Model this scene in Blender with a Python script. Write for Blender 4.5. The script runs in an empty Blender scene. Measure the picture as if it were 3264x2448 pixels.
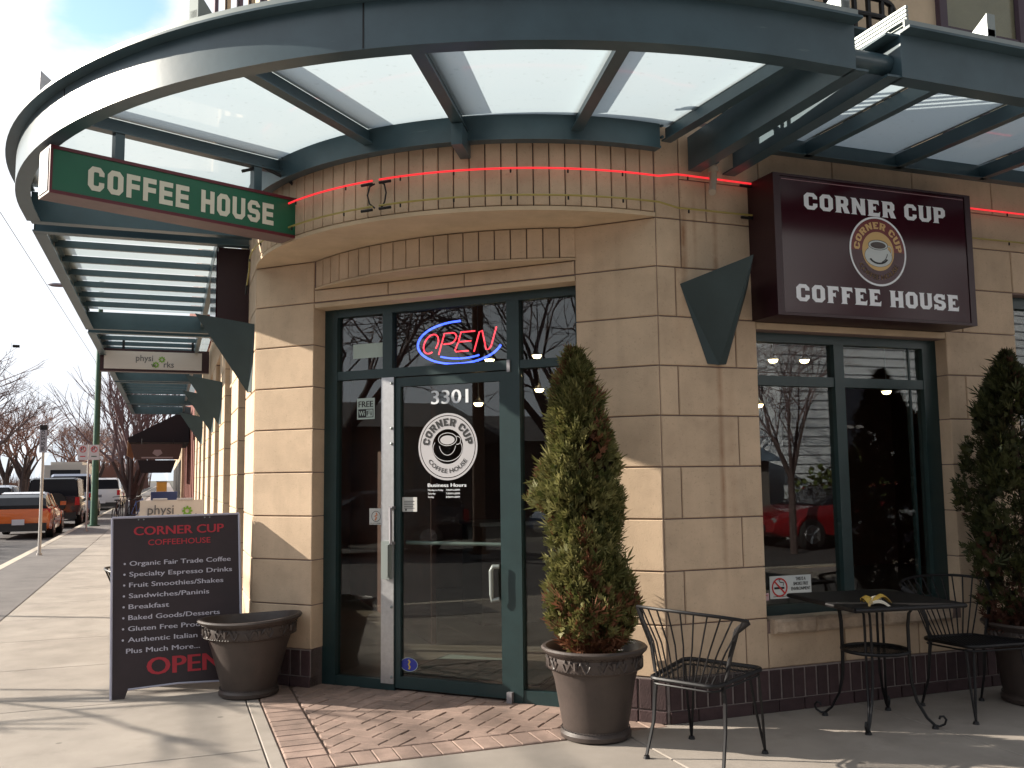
import bpy, bmesh, math, random
import numpy as np
from mathutils import Vector, Matrix, noise as mnoise
R=math.radians
sc=bpy.context.scene
COL=sc.collection
# ---------------------------------------------------------------- camera
yaw,pitch,roll=R(20.4),R(5.69),R(-.69)
fw=Vector((math.sin(yaw)*math.cos(pitch),math.cos(yaw)*math.cos(pitch),math.sin(pitch)))
rt=Vector((math.cos(yaw),-math.sin(yaw),0)); up=rt.cross(fw)
rt2=rt*math.cos(roll)+up*math.sin(roll); up2=up*math.cos(roll)-rt*math.sin(roll)
cd=bpy.data.cameras.new('camera'); cam=bpy.data.objects.new('camera',cd); COL.objects.link(cam)
cam.matrix_world=Matrix(((rt2.x,up2.x,-fw.x,0),(rt2.y,up2.y,-fw.y,0),(rt2.z,up2.z,-fw.z,1.6),(0,0,0,1)))
cd.sensor_width=36; cd.lens=2945/3264*36; cd.clip_end=9000; cd.clip_start=.05
sc.camera=cam
# ---------------------------------------------------------------- sky, sun, exposure
SUN_EL,SUN_TH=R(23.2),R(30)
sdir=Vector((-math.cos(SUN_TH)*math.cos(SUN_EL),math.sin(SUN_TH)*math.cos(SUN_EL),math.sin(SUN_EL)))
w=bpy.data.worlds.new('World'); sc.world=w; w.use_nodes=True
nt=w.node_tree; nt.nodes.clear(); L=nt.links.new
def N(t,**k):
    n=nt.nodes.new(t)
    for a,b in k.items():
        if a in n.inputs.keys() if isinstance(a,str) else False: n.inputs[a].default_value=b
        else: setattr(n,a,b)
    return n
sky=N('ShaderNodeTexSky'); sky.sky_type='NISHITA'; sky.sun_disc=False; sky.sun_elevation=SUN_EL
sky.sun_rotation=math.atan2(sdir.x,sdir.y)%(2*math.pi); sky.air_density=1.0; sky.dust_density=.6; sky.ozone_density=1.5
bg1=N('ShaderNodeBackground'); bg1.inputs[1].default_value=.15
L(sky.outputs[0],bg1.inputs[0])
tc=N('ShaderNodeTexCoord')
sep=N('ShaderNodeSeparateXYZ'); L(tc.outputs['Generated'],sep.inputs[0])
addz=N('ShaderNodeMath',operation='ADD'); L(sep.outputs[2],addz.inputs[0]); addz.inputs[1].default_value=.25
dv=N('ShaderNodeVectorMath',operation='SCALE'); inv=N('ShaderNodeMath',operation='DIVIDE'); inv.inputs[0].default_value=1; L(addz.outputs[0],inv.inputs[1])
L(tc.outputs['Generated'],dv.inputs[0]); L(inv.outputs[0],dv.inputs['Scale'])
nz=N('ShaderNodeTexNoise'); nz.inputs['Scale'].default_value=2.3; nz.inputs['Detail'].default_value=7; nz.inputs['Roughness'].default_value=.55
L(dv.outputs[0],nz.inputs['Vector'])
# a gap in the cloud cover
hole=Vector((math.sin(R(-3.6)),math.cos(R(-3.6)),math.tan(R(26.6)))).normalized()
ds=N('ShaderNodeVectorMath',operation='DISTANCE'); L(tc.outputs['Generated'],ds.inputs[0]); ds.inputs[1].default_value=hole
mr=N('ShaderNodeMapRange'); L(ds.outputs['Value'],mr.inputs[0]); mr.inputs[1].default_value=.02; mr.inputs[2].default_value=.125; mr.inputs[3].default_value=-.62; mr.inputs[4].default_value=.0
ad=N('ShaderNodeMath',operation='ADD'); L(nz.outputs[0],ad.inputs[0]); L(mr.outputs[0],ad.inputs[1])
cr=N('ShaderNodeMapRange'); L(ad.outputs[0],cr.inputs[0]); cr.inputs[1].default_value=.05; cr.inputs[2].default_value=.22
cr.interpolation_type='SMOOTHSTEP'
bg2=N('ShaderNodeBackground'); bg2.inputs[0].default_value=(.90,.94,1,1); dt=N('ShaderNodeVectorMath',operation='DOT_PRODUCT'); L(tc.outputs['Generated'],dt.inputs[0]); dt.inputs[1].default_value=sdir
mxd=N('ShaderNodeMath',operation='MAXIMUM'); L(dt.outputs['Value'],mxd.inputs[0]); mxd.inputs[1].default_value=0
pw=N('ShaderNodeMath',operation='POWER'); L(mxd.outputs[0],pw.inputs[0]); pw.inputs[1].default_value=1.1
ms_=N('ShaderNodeMath',operation='MULTIPLY_ADD'); L(pw.outputs[0],ms_.inputs[0]); ms_.inputs[1].default_value=.58; ms_.inputs[2].default_value=.20
L(ms_.outputs[0],bg2.inputs[1])
mx=N('ShaderNodeMixShader'); L(cr.outputs[0],mx.inputs[0]); L(bg1.outputs[0],mx.inputs[1]); L(bg2.outputs[0],mx.inputs[2])
wo=N('ShaderNodeOutputWorld'); L(mx.outputs[0],wo.inputs[0])
sd_=bpy.data.lights.new('sun','SUN'); sd_.energy=5.0; sd_.angle=R(.45); sd_.color=(1,.91,.78)
so_=bpy.data.objects.new('sun',sd_); COL.objects.link(so_); so_.rotation_euler=sdir.to_track_quat('Z','Y').to_euler(); so_.location=(-20,12,20)
vs=sc.view_settings; vs.view_transform='Standard'; vs.look='None'; vs.gamma=1; vs.use_curve_mapping=False; vs.exposure=1.2
sc.cycles.use_denoising=True
sc.cycles.max_bounces=8; sc.cycles.transparent_max_bounces=12
rnd=random.Random(7)
# ---------------------------------------------------------------- materials
MATS={}
def mat(name,col,rough=.6,metal=0,var=.0,noise=0,nscale=8,bump=0,bscale=60,emit=None,spec=.5,col2=None,coat=0,nfac=(.35,.65),stretch=None):
    if name in MATS: return MATS[name]
    m=bpy.data.materials.new(name); m.use_nodes=True; t=m.node_tree; b=t.nodes['Principled BSDF']
    b.inputs['Roughness'].default_value=rough; b.inputs['Metallic'].default_value=metal
    b.inputs['Specular IOR Level'].default_value=spec; b.inputs['Coat Weight'].default_value=coat
    b.inputs['Base Color'].default_value=(*col,1)
    src=None
    tcn=t.nodes.new('ShaderNodeTexCoord'); vec=tcn.outputs['Object']
    if stretch:
        mp=t.nodes.new('ShaderNodeMapping'); t.links.new(vec,mp.inputs[0]); mp.inputs['Scale'].default_value=stretch; vec=mp.outputs[0]
    if noise or col2:
        n=t.nodes.new('ShaderNodeTexNoise'); n.inputs['Scale'].default_value=nscale; n.inputs['Detail'].default_value=8; n.inputs['Roughness'].default_value=.65
        t.links.new(vec,n.inputs[0])
        mrn=t.nodes.new('ShaderNodeMapRange'); t.links.new(n.outputs[0],mrn.inputs[0]); mrn.inputs[1].default_value=nfac[0]; mrn.inputs[2].default_value=nfac[1]
        mix=t.nodes.new('ShaderNodeMix'); mix.data_type='RGBA'; t.links.new(mrn.outputs[0],mix.inputs[0])
        c2=col2 if col2 else tuple(c*(1-noise) for c in col)
        mix.inputs[6].default_value=(*col,1); mix.inputs[7].default_value=(*c2,1); src=mix.outputs[2]
    if var:
        oi=t.nodes.new('ShaderNodeObjectInfo'); mm=t.nodes.new('ShaderNodeMapRange'); t.links.new(oi.outputs['Random'],mm.inputs[0]); mm.inputs[3].default_value=1-var; mm.inputs[4].default_value=1+var
        vm=t.nodes.new('ShaderNodeVectorMath'); vm.operation='SCALE'
        if src: t.links.new(src,vm.inputs[0])
        else: vm.inputs[0].default_value=col
        t.links.new(mm.outputs[0],vm.inputs['Scale']); src=vm.outputs[0]
    if src: t.links.new(src,b.inputs['Base Color'])
    if bump:
        n2=t.nodes.new('ShaderNodeTexNoise'); n2.inputs['Scale'].default_value=bscale; n2.inputs['Detail'].default_value=5; t.links.new(vec,n2.inputs[0])
        bp=t.nodes.new('ShaderNodeBump'); bp.inputs['Strength'].default_value=bump; bp.inputs['Distance'].default_value=.01; t.links.new(n2.outputs[0],bp.inputs['Height']); t.links.new(bp.outputs[0],b.inputs['Normal'])
    if emit:
        b.inputs['Emission Color'].default_value=(*emit[0],1); b.inputs['Emission Strength'].default_value=emit[1]
    m['b']=1; MATS[name]=m; return m
STONE=mat('sandstone',(.61,.46,.325),.88,var=.06,noise=.15,nscale=2.2,bump=.25,bscale=140,spec=.2)
# rust runs below the canopy drain: stains tied to the place on the wall
def rust(m):
    t=m.node_tree; b=t.nodes['Principled BSDF']; src=b.inputs['Base Color'].links[0].from_socket
    g=t.nodes.new('ShaderNodeNewGeometry'); s=t.nodes.new('ShaderNodeSeparateXYZ'); t.links.new(g.outputs['Position'],s.inputs[0])
    def M(op,a,b_=None):
        n=t.nodes.new('ShaderNodeMath'); n.operation=op
        for i,v in enumerate((a,b_)):
            if v is None: continue
            if isinstance(v,(int,float)): n.inputs[i].default_value=v
            else: t.links.new(v,n.inputs[i])
        return n.outputs[0]
    tot=None
    for x0,wd,zt,zb,amp in ((3.27,.035,3.5,2.55,1.3),(3.36,.022,3.55,2.9,.9),(3.52,.03,3.5,.7,.75),(3.60,.05,2.3,.5,.25),(3.22,.05,3.3,2.2,.3)):
        d=M('ABSOLUTE',M('SUBTRACT',s.outputs[0],x0)); k=M('MAXIMUM',M('SUBTRACT',1,M('DIVIDE',d,wd)),0)
        a=M('MINIMUM',M('MAXIMUM',M('MULTIPLY',M('SUBTRACT',zt,s.outputs[2]),5),0),1)
        c=M('MINIMUM',M('MAXIMUM',M('MULTIPLY',M('SUBTRACT',s.outputs[2],zb),1.2),0),1)
        k=M('MULTIPLY',M('MULTIPLY',k,a),M('MULTIPLY',c,amp)); tot=k if tot is None else M('ADD',tot,k)
    n=t.nodes.new('ShaderNodeTexNoise'); n.inputs['Scale'].default_value=9; t.links.new(g.outputs['Position'],n.inputs[0])
    y=M('LESS_THAN',s.outputs[1],5.5); f=M('MULTIPLY',M('MULTIPLY',tot,y),M('ADD',M('MULTIPLY',n.outputs[0],1.4),-.1))
    f=M('MINIMUM',M('MAXIMUM',f,0),1)
    mix=t.nodes.new('ShaderNodeMix'); mix.data_type='RGBA'; t.links.new(f,mix.inputs[0]); t.links.new(src,mix.inputs[6]); mix.inputs[7].default_value=(.22,.085,.03,1)
    # faint soot below ledges
    t.links.new(mix.outputs[2],b.inputs['Base Color'])
rust(STONE)
def wash(m,streak=.07,pit=.16):
    t=m.node_tree; b=t.nodes['Principled BSDF']; src=b.inputs['Base Color'].links[0].from_socket; g=t.nodes.new('ShaderNodeNewGeometry')
    for sc_,s_,a_,lo,hi in (((9,9,.7),1.0,streak,.48,.72),((1,1,1),70,pit,.60,.72),((1,1,1),5,.10,.45,.65)):
        mp=t.nodes.new('ShaderNodeMapping'); mp.inputs['Scale'].default_value=sc_; t.links.new(g.outputs['Position'],mp.inputs[0])
        n=t.nodes.new('ShaderNodeTexNoise'); n.inputs['Scale'].default_value=s_; n.inputs['Detail'].default_value=5; t.links.new(mp.outputs[0],n.inputs[0])
        q=t.nodes.new('ShaderNodeMapRange'); t.links.new(n.outputs[0],q.inputs[0]); q.inputs[1].default_value=lo; q.inputs[2].default_value=hi; q.inputs[3].default_value=1; q.inputs[4].default_value=1-a_
        v=t.nodes.new('ShaderNodeVectorMath'); v.operation='SCALE'; t.links.new(src,v.inputs[0]); t.links.new(q.outputs[0],v.inputs['Scale']); src=v.outputs[0]
    t.links.new(src,b.inputs['Base Color'])
wash(STONE)
MORTAR=mat('mortar_joint',(.19,.135,.12),.95)
CAST=mat('cast_stone_trim',(.60,.465,.32),.85,var=.03,noise=.18,nscale=3,bump=.15,bscale=90,spec=.2)
SILLM=mat('rough_sill_stone',(.55,.42,.31),.9,noise=.35,nscale=9,bump=1,bscale=22)
TEAL=mat('teal_paint',(.011,.029,.035),.42,noise=.25,nscale=5,bump=.04,bscale=30,spec=.5)
TEALD=mat('dark_green_frame',(.014,.036,.038),.38,noise=.2,nscale=6,spec=.5)
BRICKD=mat('plum_brick',(.062,.034,.036),.85,var=.28,noise=.3,nscale=14,bump=.3,bscale=90)
BASEM=mat('grey_mortar',(.30,.25,.235),.95,noise=.3,nscale=20)
PAVE=mat('clay_paver',(.30,.21,.172),.9,var=.13,noise=.28,nscale=9,bump=.35,bscale=120)
PSAND=mat('paver_sand',(.21,.15,.12),1,noise=.5,nscale=40)
CONC=mat('sidewalk_concrete',(.345,.305,.268),.92,var=.035,noise=.20,nscale=1.3,bump=.35,bscale=220,spec=.2)
def speck(m,amt=.25,scale=300,big=.07):
    t=m.node_tree; b=t.nodes['Principled BSDF']; src=b.inputs['Base Color'].links[0].from_socket
    g=t.nodes.new('ShaderNodeNewGeometry')
    for s_,a_,lo,hi in ((scale,amt,.35,.75),(3.1,big,.45,.7),(.7,big,.4,.7)):
        n=t.nodes.new('ShaderNodeTexNoise'); n.inputs['Scale'].default_value=s_; n.inputs['Detail'].default_value=3; t.links.new(g.outputs['Position'],n.inputs[0])
        q=t.nodes.new('ShaderNodeMapRange'); t.links.new(n.outputs[0],q.inputs[0]); q.inputs[1].default_value=lo; q.inputs[2].default_value=hi; q.inputs[3].default_value=1+a_*.4; q.inputs[4].default_value=1-a_
        v=t.nodes.new('ShaderNodeVectorMath'); v.operation='SCALE'; t.links.new(src,v.inputs[0]); t.links.new(q.outputs[0],v.inputs['Scale']); src=v.outputs[0]
    t.links.new(src,b.inputs['Base Color'])

def spots(m):
    t=m.node_tree; b=t.nodes['Principled BSDF']; src=b.inputs['Base Color'].links[0].from_socket; g=t.nodes.new('ShaderNodeNewGeometry')
    vo=t.nodes.new('ShaderNodeTexVoronoi'); vo.inputs['Scale'].default_value=2.3; vo.inputs['Randomness'].default_value=1; t.links.new(g.outputs['Position'],vo.inputs['Vector'])
    q=t.nodes.new('ShaderNodeMapRange'); t.links.new(vo.outputs['Distance'],q.inputs[0]); q.inputs[1].default_value=.035; q.inputs[2].default_value=.055; q.inputs[3].default_value=.62; q.inputs[4].default_value=1
    n=t.nodes.new('ShaderNodeTexNoise'); n.inputs['Scale'].default_value=1.7; n.inputs['Detail'].default_value=7; n.inputs['Roughness'].default_value=.7; t.links.new(g.outputs['Position'],n.inputs[0])
    q2=t.nodes.new('ShaderNodeMapRange'); t.links.new(n.outputs[0],q2.inputs[0]); q2.inputs[1].default_value=.54; q2.inputs[2].default_value=.70; q2.inputs[3].default_value=1; q2.inputs[4].default_value=.80
    mm=t.nodes.new('ShaderNodeMath'); mm.operation='MULTIPLY'; t.links.new(q.outputs[0],mm.inputs[0]); t.links.new(q2.outputs[0],mm.inputs[1])
    v=t.nodes.new('ShaderNodeVectorMath'); v.operation='SCALE'; t.links.new(src,v.inputs[0]); t.links.new(mm.outputs[0],v.inputs['Scale']); t.links.new(v.outputs[0],b.inputs['Base Color'])
speck(CONC); spots(CONC); speck(PAVE,.2,180,.22)
ASPH=mat('asphalt',(.075,.07,.072),.9,noise=.3,nscale=3,bump=.5,bscale=200); speck(ASPH,.4,160,.15)
APATCH=mat('worn_asphalt_and_shade',(.15,.135,.13),.9,noise=.2,nscale=3,bump=.5,bscale=200); speck(APATCH,.35,160,.12)
KERB=mat('kerb_concrete',(.5,.44,.36),.9,noise=.2,nscale=4)
ALU=mat('brushed_aluminium',(.55,.55,.56),.38,metal=.85,noise=.15,nscale=30)
ALUL=mat('pale_aluminium_cap',(.24,.27,.26),.45,metal=.3)
MAROON=mat('maroon_panel',(.034,.005,.010),.14,spec=.28)
MAROOND=mat('maroon_cabinet',(.028,.006,.010),.45)
BLACKM=mat('black_wrought_iron',(.006,.0055,.007),.48,metal=0,spec=.35,noise=.3,nscale=40)
POT=mat('brown_resin_pot',(.060,.044,.038),.52,noise=.3,nscale=7,bump=.12,bscale=70)
SOIL=mat('potting_soil',(.025,.016,.011),1,noise=.6,nscale=30,bump=1,bscale=40)
WHITE=mat('white_vinyl',(.42,.41,.43),.5)
WHITEB=mat('white_vinyl_lettering',(.74,.76,.80),.4)
CREAM=mat('cream_lettering',(.66,.63,.52),.5)
SGREEN=mat('sign_green',(.010,.115,.060),.4,noise=.1,nscale=3)
SRED=mat('sign_red_trim',(.10,.008,.016),.4)
REDT=mat('red_vinyl',(.42,.02,.035),.5)
BOARD=mat('black_brown_board',(.030,.016,.020),.5,noise=.25,nscale=5)
LILAC=mat('board_white_lettering',(.52,.50,.58),.5)
GREY=mat('galvanised_steel',(.32,.31,.33),.5,metal=.6,noise=.15,nscale=20)
DARK=mat('dark_interior',(.02,.016,.016),.8)
DWOOD=mat('dark_brown_interior_wall',(.10,.028,.018),.6,noise=.3,nscale=4)
IFLOOR=mat('interior_tile_floor',(.16,.12,.10),.35,noise=.2,nscale=3)
BLKTXT=mat('black_print',(.008,.008,.009),.5)
RUBBER=mat('black_rubber',(.015,.015,.016),.7)
def schlick(t,f0,power=5):
    lw=t.nodes.new('ShaderNodeLayerWeight'); lw.inputs['Blend'].default_value=.5
    p=t.nodes.new('ShaderNodeMath'); p.operation='POWER'; t.links.new(lw.outputs['Facing'],p.inputs[0]); p.inputs[1].default_value=power
    q=t.nodes.new('ShaderNodeMath'); q.operation='MULTIPLY_ADD'; t.links.new(p.outputs[0],q.inputs[0]); q.inputs[1].default_value=1-f0; q.inputs[2].default_value=f0
    return q
def glass():
    m=bpy.data.materials.new('window_glass'); m.use_nodes=True; t=m.node_tree; t.nodes.clear()
    tr=t.nodes.new('ShaderNodeBsdfTransparent'); tr.inputs[0].default_value=(.80,.84,.82,1)
    gl=t.nodes.new('ShaderNodeBsdfGlossy'); gl.inputs['Roughness'].default_value=.0; gl.inputs[0].default_value=(1,1,1,1)
    n=t.nodes.new('ShaderNodeTexNoise'); n.inputs['Scale'].default_value=1.6; tcn=t.nodes.new('ShaderNodeTexCoord'); t.links.new(tcn.outputs['Object'],n.inputs[0])
    bp=t.nodes.new('ShaderNodeBump'); bp.inputs['Strength'].default_value=.002; bp.inputs['Distance'].default_value=.01; t.links.new(n.outputs[0],bp.inputs['Height']); t.links.new(bp.outputs[0],gl.inputs['Normal'])
    fr=schlick(t,.047)
    mx=t.nodes.new('ShaderNodeMixShader'); t.links.new(fr.outputs[0],mx.inputs[0]); t.links.new(tr.outputs[0],mx.inputs[1]); t.links.new(gl.outputs[0],mx.inputs[2])
    o=t.nodes.new('ShaderNodeOutputMaterial'); t.links.new(mx.outputs[0],o.inputs[0]); return m
GLASS=glass()
def frost():
    m=bpy.data.materials.new('frosted_canopy_glass'); m.use_nodes=True; t=m.node_tree; t.nodes.clear()
    tl=t.nodes.new('ShaderNodeBsdfTranslucent'); df=t.nodes.new('ShaderNodeBsdfDiffuse'); gl=t.nodes.new('ShaderNodeBsdfGlossy'); gl.inputs['Roughness'].default_value=.03
    tcn=t.nodes.new('ShaderNodeTexCoord'); n=t.nodes.new('ShaderNodeTexNoise'); n.inputs['Scale'].default_value=26; n.inputs['Detail'].default_value=6; t.links.new(tcn.outputs['Object'],n.inputs[0])
    q=t.nodes.new('ShaderNodeMapRange'); t.links.new(n.outputs[0],q.inputs[0]); q.inputs[1].default_value=.62; q.inputs[2].default_value=.74; q.inputs[3].default_value=1; q.inputs[4].default_value=.86
    v=t.nodes.new('ShaderNodeVectorMath'); v.operation='SCALE'; v.inputs[0].default_value=(.43,.51,.555); t.links.new(q.outputs[0],v.inputs['Scale']); t.links.new(v.outputs[0],tl.inputs[0])
    df.inputs[0].default_value=(.35,.38,.38,1)
    m1=t.nodes.new('ShaderNodeMixShader'); m1.inputs[0].default_value=.12; t.links.new(tl.outputs[0],m1.inputs[1]); t.links.new(df.outputs[0],m1.inputs[2])
    fr=schlick(t,.035)
    m2=t.nodes.new('ShaderNodeMixShader'); t.links.new(fr.outputs[0],m2.inputs[0]); t.links.new(m1.outputs[0],m2.inputs[1]); t.links.new(gl.outputs[0],m2.inputs[2])
    o=t.nodes.new('ShaderNodeOutputMaterial'); t.links.new(m2.outputs[0],o.inputs[0]); return m
FROST=frost()
def emis(name,col,s):
    m=mat(name,tuple(c*.5 for c in col),.4,emit=(col,s)); return m
NRED=emis('red_neon',(1,.03,.04),.45); NREDD=emis('window_red_neon',(1,.04,.06),1.7); NBLUE=emis('blue_neon',(.05,.10,1),2.2)
NYEL=mat('unlit_yellow_tube',(.36,.29,.08),.35)
LAMPM=emis('warm_lamp',(1,.72,.38),9)
FROSTREF=[FROST]
# ---------------------------------------------------------------- mesh helpers
class MB:
    def __init__(s): s.v=[]; s.f=[]
    def add(s,vs,fs):
        o=len(s.v); s.v+= [tuple(v) for v in vs]; s.f+=[tuple(o+i for i in f) for f in fs]; return s
    def hexa(s,p):  # 8 points: bottom 4 ring, top 4 ring
        return s.add(p,[(0,3,2,1),(4,5,6,7),(0,1,5,4),(1,2,6,5),(2,3,7,6),(3,0,4,7)])
    def box(s,x0,x1,y0,y1,z0,z1):
        return s.hexa([(x0,y0,z0),(x1,y0,z0),(x1,y1,z0),(x0,y1,z0),(x0,y0,z1),(x1,y0,z1),(x1,y1,z1),(x0,y1,z1)])
    def prism(s,poly,z0,z1):
        n=len(poly); return s.add([(x,y,z0) for x,y in poly]+[(x,y,z1) for x,y in poly],[tuple(range(n))[::-1],tuple(range(n,2*n))]+[(i,(i+1)%n,n+(i+1)%n,n+i) for i in range(n)])
    def tube(s,pts,r,n=8,cap=True,flat=None):
        pts=[Vector(p) for p in pts]; m=len(pts); rs=r if isinstance(r,(list,tuple)) else [r]*m
        o=len(s.v); prev=None
        for i,p in enumerate(pts):
            t=(pts[min(i+1,m-1)]-pts[max(i-1,0)]).normalized()
            if prev is None:
                a=Vector((0,0,1)) if abs(t.z)<.9 else Vector((1,0,0)); u=t.cross(a).normalized()
            else:
                u=(prev-t*prev.dot(t)); u=u.normalized() if u.length>1e-6 else prev
            prev=u; v=t.cross(u)
            for k in range(n):
                a=2*math.pi*k/n; s.v.append(tuple(p+(u*math.cos(a)+v*math.sin(a)*(flat or 1))*rs[i]))
        for i in range(m-1):
            for k in range(n): s.f.append((o+i*n+k,o+i*n+(k+1)%n,o+(i+1)*n+(k+1)%n,o+(i+1)*n+k))
        if cap: s.f.append(tuple(o+k for k in range(n))[::-1]); s.f.append(tuple(o+(m-1)*n+k for k in range(n)))
        return s
    def lathe(s,prof,n=48,c=(0,0,0),warp=None):
        o=len(s.v)
        for r,z in prof:
            for k in range(n):
                a=2*math.pi*k/n; rr,zz=(warp(r,z,a) if warp else (r,z)); s.v.append((c[0]+rr*math.cos(a),c[1]+rr*math.sin(a),c[2]+zz))
        for i in range(len(prof)-1):
            for k in range(n): s.f.append((o+i*n+k,o+i*n+(k+1)%n,o+(i+1)*n+(k+1)%n,o+(i+1)*n+k))
        return s
    def mesh(s,name,recalc=True,smooth=False):
        me=bpy.data.meshes.new(name); me.from_pydata(s.v,[],s.f); 
        if recalc:
            bm=bmesh.new(); bm.from_mesh(me); bmesh.ops.recalc_face_normals(bm,faces=bm.faces); bm.to_mesh(me); bm.free()
        if smooth:
            for p in me.polygons: p.use_smooth=True
            try: me.set_sharp_from_angle(angle=R(40))
            except Exception: pass
        return me
def obj(name,mb,m,parent=None,kind=None,smooth=False,recalc=True,label=None):
    me=mb if isinstance(mb,bpy.types.Mesh) else mb.mesh(name,recalc,smooth)
    if m is FROSTREF[0]:
        for p in me.polygons:
            if p.normal.z>0: p.flip()
        me.update()
    if m and not me.materials: me.materials.append(m)
    o=bpy.data.objects.new(name,me); COL.objects.link(o)
    if parent: o.parent=parent; 
    if parent and parent.type=='EMPTY': pass
    if kind: o['kind']=kind
    if label: o['label']=label
    return o
def thing(name,label,cat,loc=(0,0,0),rz=0,group=None):
    o=bpy.data.objects.new(name,None); COL.objects.link(o); o.empty_display_size=.1
    o.location=loc; o.rotation_euler=(0,0,rz); o['label']=label; o['category']=cat
    if group: o['group']=group
    return o
def tag(o,label,cat,group=None):
    o['label']=label; o['category']=cat
    if group: o['group']=group
    return o
def dup(root,loc,rz,label,group=None,scale=None):
    r=root.copy(); COL.objects.link(r); r.location=loc; r.rotation_euler=(0,0,rz); r['label']=label
    if group: r['group']=group
    if scale: r.scale=scale
    for ch in list(root.children):
        c=ch.copy(); COL.objects.link(c); c.parent=r
        for g in ch.children:
            d=g.copy(); COL.objects.link(d); d.parent=c
    return r
class Fr:   # wall frame: along u, outward o
    def __init__(s,org,u,o): s.g=Vector((*org,0)); s.u=Vector((*u,0)); s.o=Vector((*o,0))
    def p(s,u,o,z): return s.g+s.u*u+s.o*o+Vector((0,0,z))
    def box(s,mb,u0,u1,o0,o1,z0,z1):
        return mb.hexa([s.p(u0,o0,z0),s.p(u1,o0,z0),s.p(u1,o1,z0),s.p(u0,o1,z0),s.p(u0,o0,z1),s.p(u1,o0,z1),s.p(u1,o1,z1),s.p(u0,o1,z1)])
    def block(s,mb,u0,u1,o0,o1,z0,z1,b=.004):
        return mb.add([s.p(u0,o0,z0),s.p(u1,o0,z0),s.p(u1,o0,z1),s.p(u0,o0,z1),
            s.p(u0,o1-b,z0),s.p(u1,o1-b,z0),s.p(u1,o1-b,z1),s.p(u0,o1-b,z1),
            s.p(u0+b,o1,z0+b),s.p(u1-b,o1,z0+b),s.p(u1-b,o1,z1-b),s.p(u0+b,o1,z1-b)],
            [(0,1,2,3),(0,1,5,4),(1,2,6,5),(2,3,7,6),(3,0,4,7),(4,5,9,8),(5,6,10,9),(6,7,11,10),(7,4,8,11),(8,9,10,11)])
r2=2**-.5
FD=Fr((3.054,5.393),(-r2,r2),(-r2,-r2)); FS=Fr((0,5.393),(1,0),(0,-1)); FW=Fr((.65,0),(0,1),(-1,0))
# lettering
def curve_mesh(data,res=None):
    o=bpy.data.objects.new('tmp',data); COL.objects.link(o); bpy.context.view_layer.update()
    dg=bpy.context.evaluated_depsgraph_get(); me=bpy.data.meshes.new_from_object(o.evaluated_get(dg)); bpy.data.objects.remove(o); bpy.data.curves.remove(data)
    vs=[tuple(v.co) for v in me.vertices]; fs=[tuple(p.vertices) for p in me.polygons]; bpy.data.meshes.remove(me); return vs,fs
def text_geo(s,h,bold=.0,width=None,shear=0,space=1.0,sx=1.0):
    c=bpy.data.curves.new('t','FONT'); c.body=s; c.size=h/.72; extra=bold*.75 if bold>.02 else 0; c.offset=(0 if extra else bold*h); c.shear=shear; c.space_character=space; c.resolution_u=3; c.align_x='LEFT'
    vs,fs=curve_mesh(c)
    if not vs: return vs,fs
    x0=min(v[0] for v in vs); x1=max(v[0] for v in vs); k=(width/(x1-x0)) if width else sx
    base=[((v[0]-x0)*k,v[1],0) for v in vs]; out=[]; ff=[]
    for i,dx in enumerate((0,-extra,extra) if extra else (0,)):
        o=len(out); out+=[(v[0]+dx*h,v[1],i*.0003) for v in base]; ff+=[tuple(o+j for j in f) for f in fs]
    return out,ff
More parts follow.
